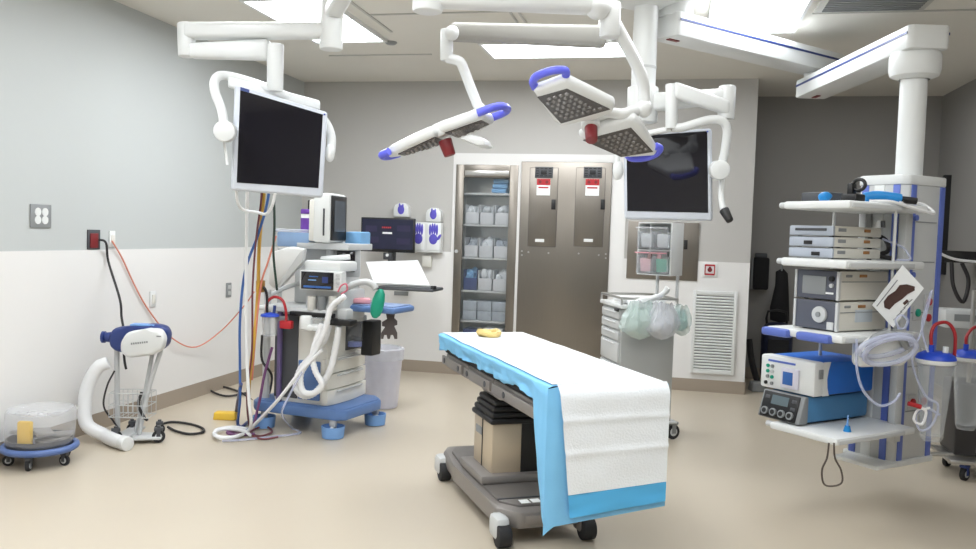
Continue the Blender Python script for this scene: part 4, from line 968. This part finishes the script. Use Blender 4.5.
# small things on the pendant shelves
p = PM(.10, -.14, .50)
o = E('syringe_tip', p, 0, 'small blue tipped plastic piece standing on the bottom shelf', 'tip')
MB().cyl((0, 0, 0), (0, 0, .03), .02, .013, n=14).build('blue_base', mat('bright_blue', (20, 130, 200), .4), o); MB().cyl((0, 0, .03), (0, 0, .085), .006, .003, n=10).build('clear_tip', SKYB, o)
a = [at(x, y, 4.17) for x, y in ((829, 443), (827, 458), (822, 470), (824, 484), (834, 486), (842, 482), (841, 470), (835, 458), (834, 443))]
cable('hanging_wire_loop', a, .0045, mat('brown_wire', (84, 74, 66), .6), 'dark wire loop hanging below the front corner of the bottom shelf', 'wire')
B = MB(); p = PM(.12, .10, 1.68); B.box(p+Vector((0, 0, .028)), (.14, .16, .055), PR, .006); tag(B.build('dark_box', DGREY), 'dark grey flat box at the far end of the top shelf', 'box')
B = MB(); p = PM(.05, .03, 1.68); B.sph(p+Vector((0, 0, .03)), .035, (1, .8, .85)); B.crumple(.006, 25); tag(B.build('blue_bundle', mat('bright_blue', (20, 130, 200))), 'small bright blue bundle beside the dark box on the top shelf', 'bundle')
p = PM(.06, -.13, 1.68)
o = E('camera_head', p, PR, 'black camera device standing up on the top shelf', 'camera head')
MB().box((0, 0, .02), (.08, .09, .04), 0, .01).build('body', BLACK, o); MB().box((.0, .01, .065), (.05, .03, .06), .2, .008).build('neck', BLACK, o)
B = MB(); B.tube([(0, -.03+.035*math.cos(t*PI/4), .085+.028*math.sin(t*PI/4)) for t in range(8)], .009, n=8, closed=True, sm=3); B.build('ring', BLACK, o)
p = PM(.30, -.14, 1.68)
o = E('blue_hand_tool', p, math.radians(6), 'bright blue hand tool with black tip lying on the top shelf', 'hand tool')
B = MB(); B.tube([(-.10, 0, .03), (-.04, 0, .04), (.03, 0, .035), (.08, 0, .028)], .028, n=12); B.build('handle', mat('bright_blue', (20, 130, 200)), o)
B = MB(); B.tube([(.07, 0, .028), (.12, 0, .024), (.16, 0, .02)], .018, n=10); B.build('tip', BLACK, o)
B = MB(); B.tube([(-.10, 0, .03), (-.14, .02, .016), (-.10, .05, .012), (-.05, .06, .012)], .006, n=6); B.build('cord', GREY, o)
cable('tool_cord', [PM(.15, -.16, 1.688), PM(.22, -.225, 1.688), PM(.30, -.245, 1.675), PM(.40, -.27, 1.655), PM(.50, -.28, 1.64), PM(.56, -.25, 1.65), PM(.54, -.20, 1.69), PM(.44, -.19, 1.69), PM(.34, -.2, 1.69)], .008, HOSEW, 'white cord looping over the edge of the top shelf', 'cord')
cable('tangled_cable', [PM(.42, -.02, 1.52), PM(.47, -.04, 1.50), PM(.45, -.08, 1.46), PM(.48, -.05, 1.43), PM(.44, -.02, 1.41), PM(.47, -.1, 1.395)], .012, CORDK, 'tangled black cord behind the thin stacked units', 'cord')
cable('clear_tube', [PM(.42, -.06, 1.50), PM(.46, -.15, 1.46), PM(.47, -.19, 1.41), PM(.43, -.21, 1.393), PM(.40, -.16, 1.392)], .006, TUBEC, 'clear tube looping down behind the thin stacked units', 'tube')
for k, (x, mt) in enumerate(((.26, LGREY), (.30, DGREY))):
    B = MB(); p = PM(x, -.14, 1.385+.1725); B.cyl(p, p+Vector((0, 0, .035)), .014, .011, n=12); tag(B.build('small_bottle_cap', mt), ('pale' if k == 0 else 'dark')+' little cap standing on the thin stacked units', 'cap')
# hanging printed sheet
hc = at(899, 296, 4.62); dx = (CR*1.0); s = pxm(hc)
o = E('printed_sheet', hc, YAW, 'white instruction sheet with a dark glove-shaped picture hung askew', 'sheet')
def hq(px, py, y=0): v = Vector(((px-899)*s, y, (296-py)*s)); return v
B = MB(); B.prism([hq(901, 265), hq(923.5, 287.5), hq(895, 328), hq(873, 306)], (0, .004, 0)); B.build('paper', PAPER, o)
B = MB(); B.prism([hq(x, y, -.003) for x, y in ((884, 302), (888, 296), (895, 291), (899, 285), (906, 284), (914, 286), (914, 290), (907, 294), (902, 299), (895, 304), (890, 310), (885, 308))], (0, .003, 0)); B.build('picture_print', BROWN, o)
B = MB(); B.prism([hq(x, y, -.003) for x, y in ((903, 303), (907, 299), (909, 301), (905, 305))], (0, .003, 0)); B.build('small_picture_print', BROWN, o)
B = MB()
for k in range(7):
    a0, a1 = hq(884+k*2.2, 297-k*2.6, -.002), hq(887.5+k*2.2, 293.8-k*2.6, -.002)
for k in range(6):
    t0 = hq(880+k*2.7, 303-k*3.8, -.0025); B.box(t0, (.05, .002, .004), R=Matrix.Rotation(-.95+PI/2*0, 3, 'Y'))
B.build('text_line', GREY, o); B = MB()
for k in range(5):
    t0 = hq(897+k*3.2, 318-k*4.2, -.0025); B.box(t0, (.035, .002, .004), R=Matrix.Rotation(-.75, 3, 'Y'))
B.build('text_line', GREY, o)
# white hand piece with coiled clear tubing
hc = at(884, 350, 4.40); s = pxm(hc)
o = E('tubing_holder', hc, YAW, 'white holder wound with clear tubing hung on the pendant front', 'holder')
def tq(px, py, y=0): return Vector(((px-884)*s, y, (350-py)*s))
B = MB(); B.prism([tq(x, y) for x, y in ((858, 360), (866, 346), (876, 338), (890, 335), (902, 338), (909, 347), (912, 358), (905, 366), (880, 367), (860, 369))], (0, .09, 0), bev=.02); B.build('body', WHITE, o)
B = MB(); B.tube([tq(x, y, -.02) for x, y in ((866, 348), (873, 337), (886, 333), (898, 337), (905, 347))], .018, n=10); B.build('grip', GREY, o)
for k in range(2):
    cx, cy = 882+4*k, 343+k*5
    B = MB(); B.tube([tq(cx+(26-k*1.2)*math.cos(t*PI/6+k*.1), cy+2+(15+k*1.2-abs(2-k)*2)*math.sin(t*PI/6)+(k-2)*2.5*math.cos(t*PI/6), -.035-.008*k+.035*math.sin(t*PI/6)) for t in range(12)], .013, n=10, closed=True, sm=3); B.build('tubing_coil', TUBEC, o)
B = MB(); B.tube([tq(856, 340), tq(858, 370), tq(866, 392), tq(882, 406), tq(896, 402), tq(903, 393)], .007, n=8); B.build('tubing_tail', TUBEC, o)
B = MB(); B.tube([tq(900, 325+4, .02)+Vector((.0, 0, 0)), tq(896, 320, .02), tq(902, 315, .02), tq(908, 320, .02), tq(905, 328, .02), tq(898, 328, .02)], .006, n=8); B.build('tubing_loop', TUBEC, o)
B = MB(); B.cyl(tq(884, 352, .08), tq(884, 352, .3), .012, n=10); B.build('mount_bracket', GREY, o)
# suction canisters by the column
def canister(px, py, Y, label, k):
    p = at(px, py, Y); s = pxm(p)
    o = E('suction_canister', p, 0, label, 'canister', 'tall suction canisters with blue lids')
    MB().lathe([(0, -.44), (.045, -.44), (.055, -.42), (.088, -.02), (.084, -.02), (.05, -.41), (0, -.425)], n=24).build('jar', CLEAR, o)
    MB().lathe([(.09, -.035), (.096, -.03), (.096, -.008), (.09, -.008)], n=28).build('white_rim', WHITE, o)
    MB().lathe([(0, .03), (.06, .028), (.088, .012), (.098, -.008), (.09, -.02)], n=28).build('lid', LIDB, o)
    MB().cyl((-.03, -.02, .02), (-.03, -.02, .065), .014, n=12).build('port', LIDB, o); MB().cyl((.035, -.03, .02), (.035, -.03, .06), .014, n=12).build('port', WHITE, o)
    B = MB(); B.tube([(-.03, -.02, .05), (-.035, -.02, .12), (-.01, .0, .17), (.05, .02, .18), (.09, .03, .13), (.10, .04, .05), (.10, .05, -.02)] if k == 0 else [(-.03, -.02, .05), (-.03, -.02, .11), (.01, 0, .16), (.08, .02, .175), (.16, .04, .16)], .009, n=10); B.build('red_tube', REDT, o)
    MB().box((.0, .12, -.03), (.05, .10, .03), 0, .006).build('bracket', LGREY, o)
    return o
canister(936, 357, 4.72, 'tall clear suction canister with blue lid beside the pendant column', 0)
canister(970, 355, 5.35, 'tall clear suction canister with blue lid beside the steel pole stand', 1)
cable('suction_tube', [at(x, y, 4.62) for x, y in ((928, 352), (922, 325), (932, 290), (922, 330), (912, 360), (925, 395), (938, 405), (932, 425), (920, 430), (916, 415), (926, 408), (940, 415))], .006, TUBEC, 'thin pale suction tube looping in front of the clear canister', 'tube')
B = MB(); B.tube([at(x, y, 4.60) for x, y in ((908, 403.5), (914, 405), (921, 407))], .012, n=10); tag(B.build('red_suction_tip', RED), 'red tip on the end of the suction tube beside the column', 'tip')
cable('suction_tube', [at(x, y, 4.62) for x, y in ((920, 407), (926, 412), (922, 424), (914, 420), (918, 410), (930, 408))], .007, HOSEW, 'white coiled suction tubing under the red tip', 'tube')
# steel pole stand at the edge of view
p = atz(968, 476, 0)
o = E('pole_stand', (p.x-.0, p.y, 0), 0, 'steel equipment stand on blue casters at the edge of view', 'stand')
for k, (x, y) in enumerate(((-.06, -.12), (.06, -.10), (-.06, .22), (.22, .22))): caster(o, x, y, .042, 0, NAVY, .8, .028)
MB().box((.04, .05, .118), (.4, .42, .025), 0, .008).build('stand_base', STEELH, o)
MB().cyl((-.03, 0, .12), (-.03, 0, 1.2), .014, n=12).build('pole', STEELH, o)
MB().cyl((.10, .10, .12), (.10, .10, 1.5), .014, n=12).build('pole', STEELH, o)
B = MB(); B.tube([(-.30, .0, .16), (-.24, -.02, .13), (-.03, -.02, .14), (.2, -.02, .14)], .014, n=8); B.build('foot_rail', STEELH, o)
o2 = E('dark_equipment_case', (p.x+.18, p.y+.10, .131), 0, 'dark grey equipment case standing on the steel pole stand', 'case')
MB().box((-.06, 0, .24), (.46, .3, .47), 0, .02).build('case', mat('charcoal_case', (50, 48, 48), .5), o2); MB().box((0, -.152, .18), (.26, .006, .12), 0, .003).build('front_panel', BLACK, o2)
MB().box((-.12, -.156, .06), (.08, .006, .05), 0, .002).build('sticker', PAPER, o2)
p = at(957, 318, 6.9)
o = E('white_shelf_box', (p.x+.15, 6.9, p.z-.07), 0, 'pale grey box held by the steel stand behind the red tubes', 'box')
MB().box((0, 0, .07), (.52, .2, .14), 0, .01).build('box_body', LGREY, o); MB().box((-.1, -.102, .08), (.2, .004, .05), 0).build('box_panel', GREY, o); MB().box((.1, .0, -.32), (.05, .05, .64), 0).build('box_post', GREY, o)
B = MB(); pbox(B, 941, 175, 957.5, 275, 8.85, .05, 0, .01); B.box((2.58, 8.9, 2.0), (.07, .06, .2)); tag(B.build('black_wall_board', BLACK), 'tall black board on the dim wall behind the pendant column', 'board')
q = at(966, 257, 7.9); o = E('cable_shelf', (RGT_X-.17, q.y, q.z), 0, 'black bracket with tangled cords on the dim wall beside the pendant', 'bracket')
MB().box((0, 0, 0), (.338, .3, .10), 0, .01).build('bracket', BLACK, o)
B = MB(); B.tube([(-.12, -.16, -.05), (-.10, -.18, -.25), (-.02, -.18, -.38), (.02, -.16, -.2), (-.04, -.16, -.05)], .016, n=8); B.build('cord', CORDK, o)
B = MB(); B.tube([(-.35, -.25, .12), (-.25, -.2, .04), (-.1, -.17, -.02), (.1, -.16, -.04)], .012, n=8); B.build('white_cord', HOSEW, o)
# ------------------------------------------------------------------ alcove
AY = 9.10
p = at(762, 274, AY-.06)
o = E('hanging_bag', (p.x, ALC_Y, p.z+.17), 0, 'black fabric bag hanging on the alcove wall by the corner', 'bag')
MB().box((0, -.09, -.17), (.16, .10, .34), 0, .02).build('pouch', BLACKF, o); MB().box((0, -.05, .02), (.12, .08, .05), 0, .01).build('hook_bar', DGREY, o)
B = MB(); pbox(B, 751, 258, 757, 290, ALC_Y-.12, .10, 0, .006); tag(B.build('wall_dispenser', GREY), 'narrow grey dispenser on the alcove wall beside the black bag', 'dispenser')
p = atz(775, 388, 0); o = E('trolley_case', (p.x, 8.7, 0), 0, 'navy upright trolley case standing in the dim alcove', 'case')
MB().box((0, .1, .36), (.30, .24, .60), 0, .10, 4).build('case', mat('dark_navy_case', (26, 32, 56), .5), o)
MB().box((0, -.025, .33), (.2, .02, .34), 0, .008).build('front_pocket', BLACKF, o)
B = MB(); B.tube([(-.09, .18, .6), (-.09, .18, .76), (.09, .18, .76), (.09, .18, .6)], .012, n=8, sm=2); B.build('pull_handle', BLACK, o)
for x in (-.12, .12): MB().cyl((x-.02, .02, .05), (x+.02, .02, .05), .05, n=16).build('wheel', RUBBER, o)
o = E('coat_stand', (at(781, 300, 8.95).x, 9.0, 0), 0, 'thin stand draped with a black garment in the dim alcove', 'stand')
MB().cyl((0, 0, .02), (0, 0, 1.25), .012, n=10).build('pole', GREY, o); MB().cyl((0, 0, 0), (0, 0, .025), .12, n=20, bev=.006).build('foot', DGREY, o)
B = MB(); B.lathe([(.01, 1.20), (.06, 1.15), (.08, 1.0), (.07, .8), (.09, .68), (.02, .66)], n=16, sy=.6); B.crumple(.05, 5); B.build('garment', BLACKF, o)
p = atz(757, 391, 0); o = E('floor_duster', (p.x, p.y, 0), 0, 'grey dust pan with dark leaning handle by the wall corner', 'dust pan')
MB().box((0, 0, .05), (.16, .14, .10), .3, .02, taper=(.8, .7)).build('pan', GREY, o)
B = MB(); B.tube([(0, .03, .09), (-.06, .06, .3), (-.09, .08, .5)], .03, n=8); B.build('handle', BLACK, o)
# ------------------------------------------------------------------ ceiling hub, surgical lights and hung screens
def wt(name, pts, r_, mt, parent, n=14, sm=6): return MB().tube(pts, r_, n=n, sm=sm).build(name, mt, parent, world=True, angle=60)
HUB = Vector((-.215, 5.3, ROOM_H))
hub = E('ceiling_hub', HUB, 0, 'round white ceiling hub with a drop post beside the pendant arm', 'ceiling mount')
MB().lathe([(0, -.11), (.10, -.11), (.22, -.07), (.24, 0)], n=36).build('canopy', WHITE, hub)
MB().cyl((0, 0, -.74), (0, 0, -.09), .075, n=28).build('drop_post', WHITE, hub)
MB().cyl((0, 0, -.49), (0, 0, -.475), .078, n=28).build('post_ring', LGREY, hub)
# right-hand hung screen: arm from the post, spring arm, yoke
MY = 5.28
r = E('hung_monitor', at(665, 173, MY), YAW, 'white framed medical screen hung beside the steel panel on a jointed arm', 'monitor')
hb = at(640, 78, 5.3)
MB().cyl(HUB+Vector((0, 0, -.82)), HUB+Vector((0, 0, -.60)), .095, n=24, bev=.01).build('arm_collar', WHITE, r, world=True)
def beam(name, a, b, w, h0, h1, parent, mt=None):
    """tapering arm from a to b"""
    a, b = Vector(a), Vector(b); d = (b-a); n = Vector((-d.y, d.x, 0)).normalized()*w/2
    z = Vector((0, 0, 1))
    B = MB(); va = [a-n-z*h0/2, a+n-z*h0/2, a+n+z*h0/2, a-n+z*h0/2]; vb = [b-n-z*h1/2, b+n-z*h1/2, b+n+z*h1/2, b-n+z*h1/2]
    A = [B.bm.verts.new(v) for v in va]; C = [B.bm.verts.new(v) for v in vb]
    B.bm.faces.new(A); B.bm.faces.new(list(reversed(C)))
    for k in range(4): B.bm.faces.new((A[k], C[k], C[(k+1) % 4], A[(k+1) % 4]))
    bmesh.ops.bevel(B.bm, geom=list(B.bm.edges), offset=min(w, h0, h1)*.28, segments=3, profile=.5, affect='EDGES')
    return B.build(name, mt or WHITE, parent, world=True, angle=60)
e1 = at(727, 96, 5.20); e0 = HUB+Vector((0, 0, -.70))
beam('upper_arm', e0, e1, .10, .115, .085, r)
MB().cyl(e1+Vector((0, 0, -.14)), e1+Vector((0, 0, .06)), .05, n=20, bev=.01).build('elbow', WHITE, r, world=True)
e2 = at(673, 90, 5.12)
beam('spring_arm', at(729, 108, 5.18), e2, .085, .085, .10, r)
MB().cyl(at(671.5, 129, 5.12), at(671.5, 84, 5.12), .036, n=18, bev=.008).build('yoke_post', WHITE, r, world=True)
wt('yoke', [at(672, 128, 5.12), at(684, 127, 5.12), at(708, 120, 5.13), at(722, 121, 5.15), at(727, 130, 5.17), at(725, 150, 5.19), at(721, 168, 5.20)], .026, WHITE, r)
wt('yoke_arm', [at(672, 129, 5.14), at(650, 133, 5.2), at(625, 139, 5.28), at(618, 150, 5.30), at(617.5, 168, 5.30)], .018, WHITE, r)
MB().cyl(at(720.5, 170, 5.10), at(717, 170, 5.28), .058, n=24, bev=.012).build('pivot_disc', WHITE, r, world=True)
MB().sph(at(618, 170, 5.31), .05, (.7, .8, 1.3), 16).build('pivot_disc', WHITE, r, world=True)
def screen(root, tl, tr, br, bl, dep, bz, chin, mt=SCREEN):
    n = (tr-tl).cross(bl-tl).normalized()
    if n.y > 0: n = -n
    B = MB(); B.prism([tl, tr, br, bl], -n*dep, bev=.016, seg=3); f = B.build('casing', mat('pale_blue_grey_casing', (204, 209, 217), .35), root, world=True)
    u = (tr-tl).normalized(); v = (tl-bl).normalized()
    a = tl+u*bz-v*bz*.8; b = tr-u*bz-v*bz*.8; c = br-u*bz+v*chin; d = bl+u*bz+v*chin
    B = MB(); B.prism([q+n*.003 for q in (a, b, c, d)], -n*.004); B.build('screen', mt, f, world=True)
    return f, n, u, v
tl, tr, br, bl = at(623, 134, 5.30), at(711, 128, 5.22), at(712, 221, 5.22), at(624, 219, 5.30)
f, n, u, v = screen(r, tl, tr, br, bl, .055, .022, .05)
MB().sph(tr-u*.02-v*.02+n*.003, .006).build('maker_dot', PBLUE, f, world=True)
wt('cable_handle', [at(722, 178, 5.2), at(721, 195, 5.18), at(723, 208, 5.15), at(727, 214, 5.12)], .018, WHITE, r)
MB().cyl(at(724, 210, 5.14), at(730, 221, 5.1), .030, .022, n=16, bev=.004).build('black_camera_tip', BLACK, r, world=True)
# left hung screen
ML = 4.4
r = E('hung_monitor', at(280, 145, ML), YAW+.55, 'white framed medical screen hung above the anesthesia machine on a jointed arm', 'monitor')
tl, tr, br, bl = at(235, 84, 4.28), at(328, 112, 4.56), at(323, 198, 4.56), at(231, 190, 4.28)
f, n, u, v = screen(r, tl, tr, br, bl, .06, .03, .05)
MB().box((tl+u*.055-v*.017)+n*.004, (.05, .004, .018), R=Matrix((u, -n, v)).transposed()).build('maker_badge', NAVY, f, world=True)
MB().sph(tr-u*.02-v*.02+n*.003, .006).build('maker_dot', PBLUE, f, world=True)
bk = (tl+tr+br+bl)/4-n*.06
beam('top_hood', at(228, 82, 4.36), at(320, 106, 4.62), .05, .06, .06, f)
pv = [at(224, 131, 4.22), at(222, 112, 4.22), at(215, 92, 4.24), at(215, 80, 4.28), at(224, 75.5, 4.36), at(250, 82, 4.44), at(274, 91, 4.47), at(300, 103, 4.58), at(322, 118, 4.66), at(331, 135, 4.66), at(331, 152, 4.64)]
wt('yoke', pv, .026, WHITE, r, sm=8)
MB().cyl(at(224, 131, 4.10), at(227, 132, 4.28), .058, n=24, bev=.014).build('pivot_disc', WHITE, r, world=True)
MB().sph(at(330, 153, 4.62), .045, (.6, .8, 1.2), 16).build('pivot_disc', WHITE, r, world=True)
MB().cyl(at(224, 140, 4.2), at(227.5, 165, 4.2), .008, n=8).build('lever', WHITE, r, world=True)
MB().cyl(at(275, 92, 4.47), at(275.5, 44, 4.47), .047, n=22, bev=.008).build('swivel_post', WHITE, r, world=True)
a0 = at(190, 51, 4.40); b0 = at(270, 50, 4.47)
beam('spring_arm', a0, b0, .085, .085, .12, r)
a1 = at(186, 31, 4.40); b1 = at(330, 31, 4.50)
beam('extension_arm', a1, b1, .11, .092, .085, r)
MB().cyl(at(187, 57, 4.40), at(186, 23, 4.40), .05, n=20, bev=.012).build('elbow', WHITE, r, world=True)
pz = at(331, 50, 4.50)
MB().cyl(pz, Vector((pz.x, pz.y, 2.80)), .066, n=24, bev=.012).build('elbow_post', WHITE, r, world=True)
h2 = Vector((-1.28, 3.55, 2.86)); s0 = Vector((pz.x, pz.y, at(331, 14, 4.5).z))
beam('support_arm', s0, h2, .10, .085, .085, r)
MB().cyl(h2+Vector((0, 0, -.1)), Vector((h2.x, h2.y, ROOM_H)), .07, n=24).build('ceiling_post', WHITE, r, world=True)
MB().lathe([(.07, -.06), (.16, -.04), (.17, 0)], (h2.x-r.location.x, h2.y-r.location.y, 0), n=28).bm.free()
cable('screen_cord', [at(236, 188, 4.35), at(238, 203, 4.4), at(244, 210, 4.5), at(256, 212, 4.55), at(266, 214, 4.5), at(272, 206, 4.45), at(275, 193, 4.42)], .009, HOSEW, 'pale cord looping under the screen hung above the anesthesia machine', 'cord')
# ---- surgical light heads
def pod(root, outl, lens, up, th, handle, hside):
    B = MB(); B.prism(outl, up*th, bev=.02, seg=3); p = B.build('light_pod', WHITE, root, world=True)
    B = MB(); B.prism([q-up*.004 for q in lens], up*.006); lp = B.build('lens_panel', mat('lens_dark_grey', (78, 74, 72), .35), p, world=True)
    # rows of lens cells inside the panel outline
    B = MB(); o = sum(lens, Vector())/len(lens); u = (lens[1]-lens[0]).normalized(); w = up.cross(u).normalized()
    P2 = [((q-o).dot(u), (q-o).dot(w)) for q in lens]
    def inside(x, y, mrg=.016):
        sg = None
        for k in range(len(P2)):
            ax, ay = P2[k]; bx_, by = P2[(k+1) % len(P2)]
            L = math.hypot(bx_-ax, by-ay); c = ((bx_-ax)*(y-ay)-(by-ay)*(x-ax))/L
            s_ = c > 0
            if sg is None: sg = s_
            if s_ != sg or abs(c) < mrg: return False
        return True
    for i in range(-16, 17):
        for j in range(-16, 17):
            x, y = (i+(j % 2)*.5)*.030, j*.026
            if inside(x, y):
                c = o+u*x+w*y-up*.005
                B.cyl(c, c-up*.006, .0125, .008, n=6)
    B.build('lens_dot', mat('lens_cell', (138, 134, 131), .25, .3), lp, world=True, angle=20)
    B = MB(); B.tube(handle, .020, n=10, sm=5); B.build('grab_handle', LILAC, p, world=True)
    return p
c = at(598, 118, 4.2); n = Vector((.12, -.55, -.80)).normalized(); up = -n
r = E('surgical_light', c, 0, 'white two-pod surgical light showing its lens cells beside the hung screen', 'surgical light', 'ceiling surgical lights')
O = lambda x, y: onplane(x, y, c, n)
A1 = [O(*q) for q in ((532, 91), (566, 79), (616, 104), (613, 113), (596, 121), (561, 127), (553, 121))]
L1 = [O(*q) for q in ((537.5, 97), (567, 88.5), (610, 109), (561, 123))]
pod(r, A1, L1, up, .055, [O(566, 80)+up*.03, O(565, 75)+up*.03, O(553, 75)+up*.03, O(538, 80)+up*.03, O(533, 86)+up*.03, O(535, 92)+up*.03], 1)
A2 = [O(*q) for q in ((577, 137), (600, 126), (634, 118), (642, 125), (658, 152), (655, 157), (622, 159))]
L2 = [O(*q) for q in ((583, 140), (631, 127.5), (653, 151.5), (621, 156.5))]
pod(r, A2, L2, up, .055, [O(627, 157)+up*.02, O(632, 161)+up*.02, O(646, 160.5)+up*.02, O(657, 156)+up*.02, O(660, 151)+up*.02, O(656, 149)+up*.02], 1)
hc = O(591, 128)
MB().cyl(hc+up*.03, hc-up*.085, .034, .030, n=18, bev=.006).build('red_handle', DRED, r, world=True)
MB().cyl(hc+up*.06, hc+up*.0, .05, n=18, bev=.008).build('handle_mount', WHITE, r, world=True)
wt('center_arm', [hc+up*.05, O(606, 122)+up*.06, at(622, 114, 4.25), at(634, 111, 4.3), at(644, 109, 4.32)], .028, WHITE, r)
MB().cyl(O(600, 121)+up*.055, O(608, 131)+up*.055, .022, n=14).build('pod_link', WHITE, r, world=True)
MB().sph(at(644, 108.5, 4.32), .042, (1, 1, 1.1), 18).build('joint', WHITE, r, world=True)
wt('drop_arm', [at(644, 108, 4.32), at(644, 92, 4.32), at(642, 78, 4.30), at(634, 60, 4.26), at(622, 38, 4.20), at(612, 18, 4.15)], .030, WHITE, r)
wt('link_rod', [at(640, 66, 4.40), at(628, 42, 4.34), at(616, 20, 4.28)], .020, WHITE, r)
MB().cyl(at(609.5, 38, 4.15), at(611, 2, 4.15), .050, n=20, bev=.012).build('elbow', WHITE, r, world=True)
ez = at(611, 2, 4.15)
hub2 = Vector((-1.05, 3.62, 0))
beam('ceiling_arm', at(600, 4, 4.12), at(428, -3, 3.75), .11, .10, .09, r)
hz = at(428, -3, 3.75)
MB().cyl((hz.x, hz.y, hz.z-.07), (hz.x, hz.y, ROOM_H), .07, n=24, bev=.01).build('ceiling_post', WHITE, r, world=True)
MB().sph(at(598, 8, 4.10), .062, (1, 1, .9), 18).build('arm_end', WHITE, r, world=True)
# left light head, seen nearly edge on
lc = at(446, 137, 4.15)
r = E('surgical_light', lc, 0, 'white two-pod surgical light tilted nearly edge-on above the wall screen', 'surgical light', 'ceiling surgical lights')
t = (at(506, 112, 4.15)-at(387, 157, 4.15)).normalized()
vw = (lc-CO).normalized()
w = (vw-t*vw.dot(t)).normalized()
nn = t.cross(w).normalized()
if nn.z < 0: nn = -nn
w = (w*math.cos(.17)-nn*math.sin(.17)).normalized(); upl = t.cross(w).normalized()
if upl.z < 0: upl = -upl
def Lp(a, b, h=0): return lc+t*a+w*b+upl*h
k_ = pxm(lc)
B1 = [Lp(-.015, -.16), Lp(-.13, -.13), Lp(-.28, -.06), Lp(-.33, .0), Lp(-.28, .10), Lp(-.14, .20), Lp(-.015, .17)]
pod(r, B1, [Lp(-.03, -.12), Lp(-.26, -.04), Lp(-.26, .07), Lp(-.03, .14)], upl, .055, [Lp(-.29, -.08, .02), Lp(-.335, -.06, .02), Lp(-.35, .0, .02), Lp(-.335, .06, .02), Lp(-.29, .09, .02)], 1)
B2_ = [Lp(.015, -.18), Lp(.16, -.16), Lp(.25, -.13), Lp(.25, .12), Lp(.14, .20), Lp(.015, .17)]
pod(r, B2_, [Lp(.03, -.13), Lp(.22, -.10), Lp(.22, .09), Lp(.03, .13)], upl, .055, [Lp(.22, -.15, .03), Lp(.30, -.14, .03), Lp(.34, -.08, .03), Lp(.34, .05, .03), Lp(.30, .11, .03), Lp(.23, .12, .03)], 1)
MB().cyl(Lp(.0, -.02, .07), Lp(.0, -.02, -.0), .06, n=20, bev=.01).build('handle_mount', WHITE, r, world=True)
hp_ = Lp(.0, -.05, -.02)
MB().cyl(hp_, hp_-upl*.085, .036, .030, n=18, bev=.006).build('red_handle', DRED, r, world=True)
B = MB(); B.prism([at(x, y, 4.05) for x, y in ((459, 138), (470, 134), (482, 137), (486, 145), (476, 145))], (0, .18, .0), bev=.01); B.build('side_wing', WHITE, r, world=True)
wt('drop_arm', [Lp(.0, -.0, .05), at(479, 112, 4.22), at(477, 104, 4.22), at(470, 86, 4.2), at(464, 70, 4.18), at(460, 62, 4.16), at(452, 59, 4.15), at(447, 58, 4.15)], .026, WHITE, r)
MB().cyl(at(446.5, 61, 4.15), at(447, 29, 4.15), .032, n=18, bev=.008).build('elbow_post', WHITE, r, world=True)
MB().sph(at(452, 33, 4.12), .038, (1, 1, 1), 18).build('joint', WHITE, r, world=True)
beam('ceiling_arm', at(450, 32, 4.15), at(606, 37, 4.30), .08, .09, .11, r, mat('dull_grey_arm', (158, 156, 150), .6))
MB().cyl(at(604.5, 42, 4.34), Vector((at(604.5, 42, 4.34).x, 4.34, ROOM_H)), .035, n=18).build('ceiling_post', WHITE, r, world=True)
# ------------------------------------------------------------------ light
w = bpy.data.worlds.new('world'); S.world = w; w.use_nodes = True
w.node_tree.nodes['Background'].inputs[0].default_value = (.9, .95, 1, 1); w.node_tree.nodes['Background'].inputs[1].default_value = .3
def area(name, loc, sx, sy, power, rot=(0, 0, 0), col=(.95, .98, 1.0)):
    l = bpy.data.lights.new(name, 'AREA'); l.shape = 'RECTANGLE'; l.size = sx; l.size_y = sy; l.energy = power; l.color = col
    o = bpy.data.objects.new(name, l); COL.objects.link(o); o.location = loc; o.rotation_euler = rot
    return o
area('fill_left', (-2.6, 5.0, 2.94), .5, 1.0, 22)  # added fill, not a fixture of the room
area('fill_near', (-1.2, 1.8, 2.94), 2.6, 2.2, 50)  # wide added fill above the near floor, no fixture
area('fill_middle', (-.6, 4.2, 2.96), 1.4, .6, 26)  # added fill over the table, no fixture there
area('fill_back', (-1.4, 6.9, 2.96), 2.4, .5, 30)  # added to brighten the back wall, no fixture of its own
area('fill_side', (1.6, 3.0, 2.96), .8, 1.6, 25)  # added fill for the pendant side, no fixture there
area('fill_alcove', (1.7, 7.6, 2.96), .6, .6, 9)  # weak added fill to lift the alcove, no fixture there
S.view_settings.view_transform = 'Standard'; S.view_settings.look = 'None'
S.view_settings.exposure = -0.13; S.view_settings.gamma = 1.0
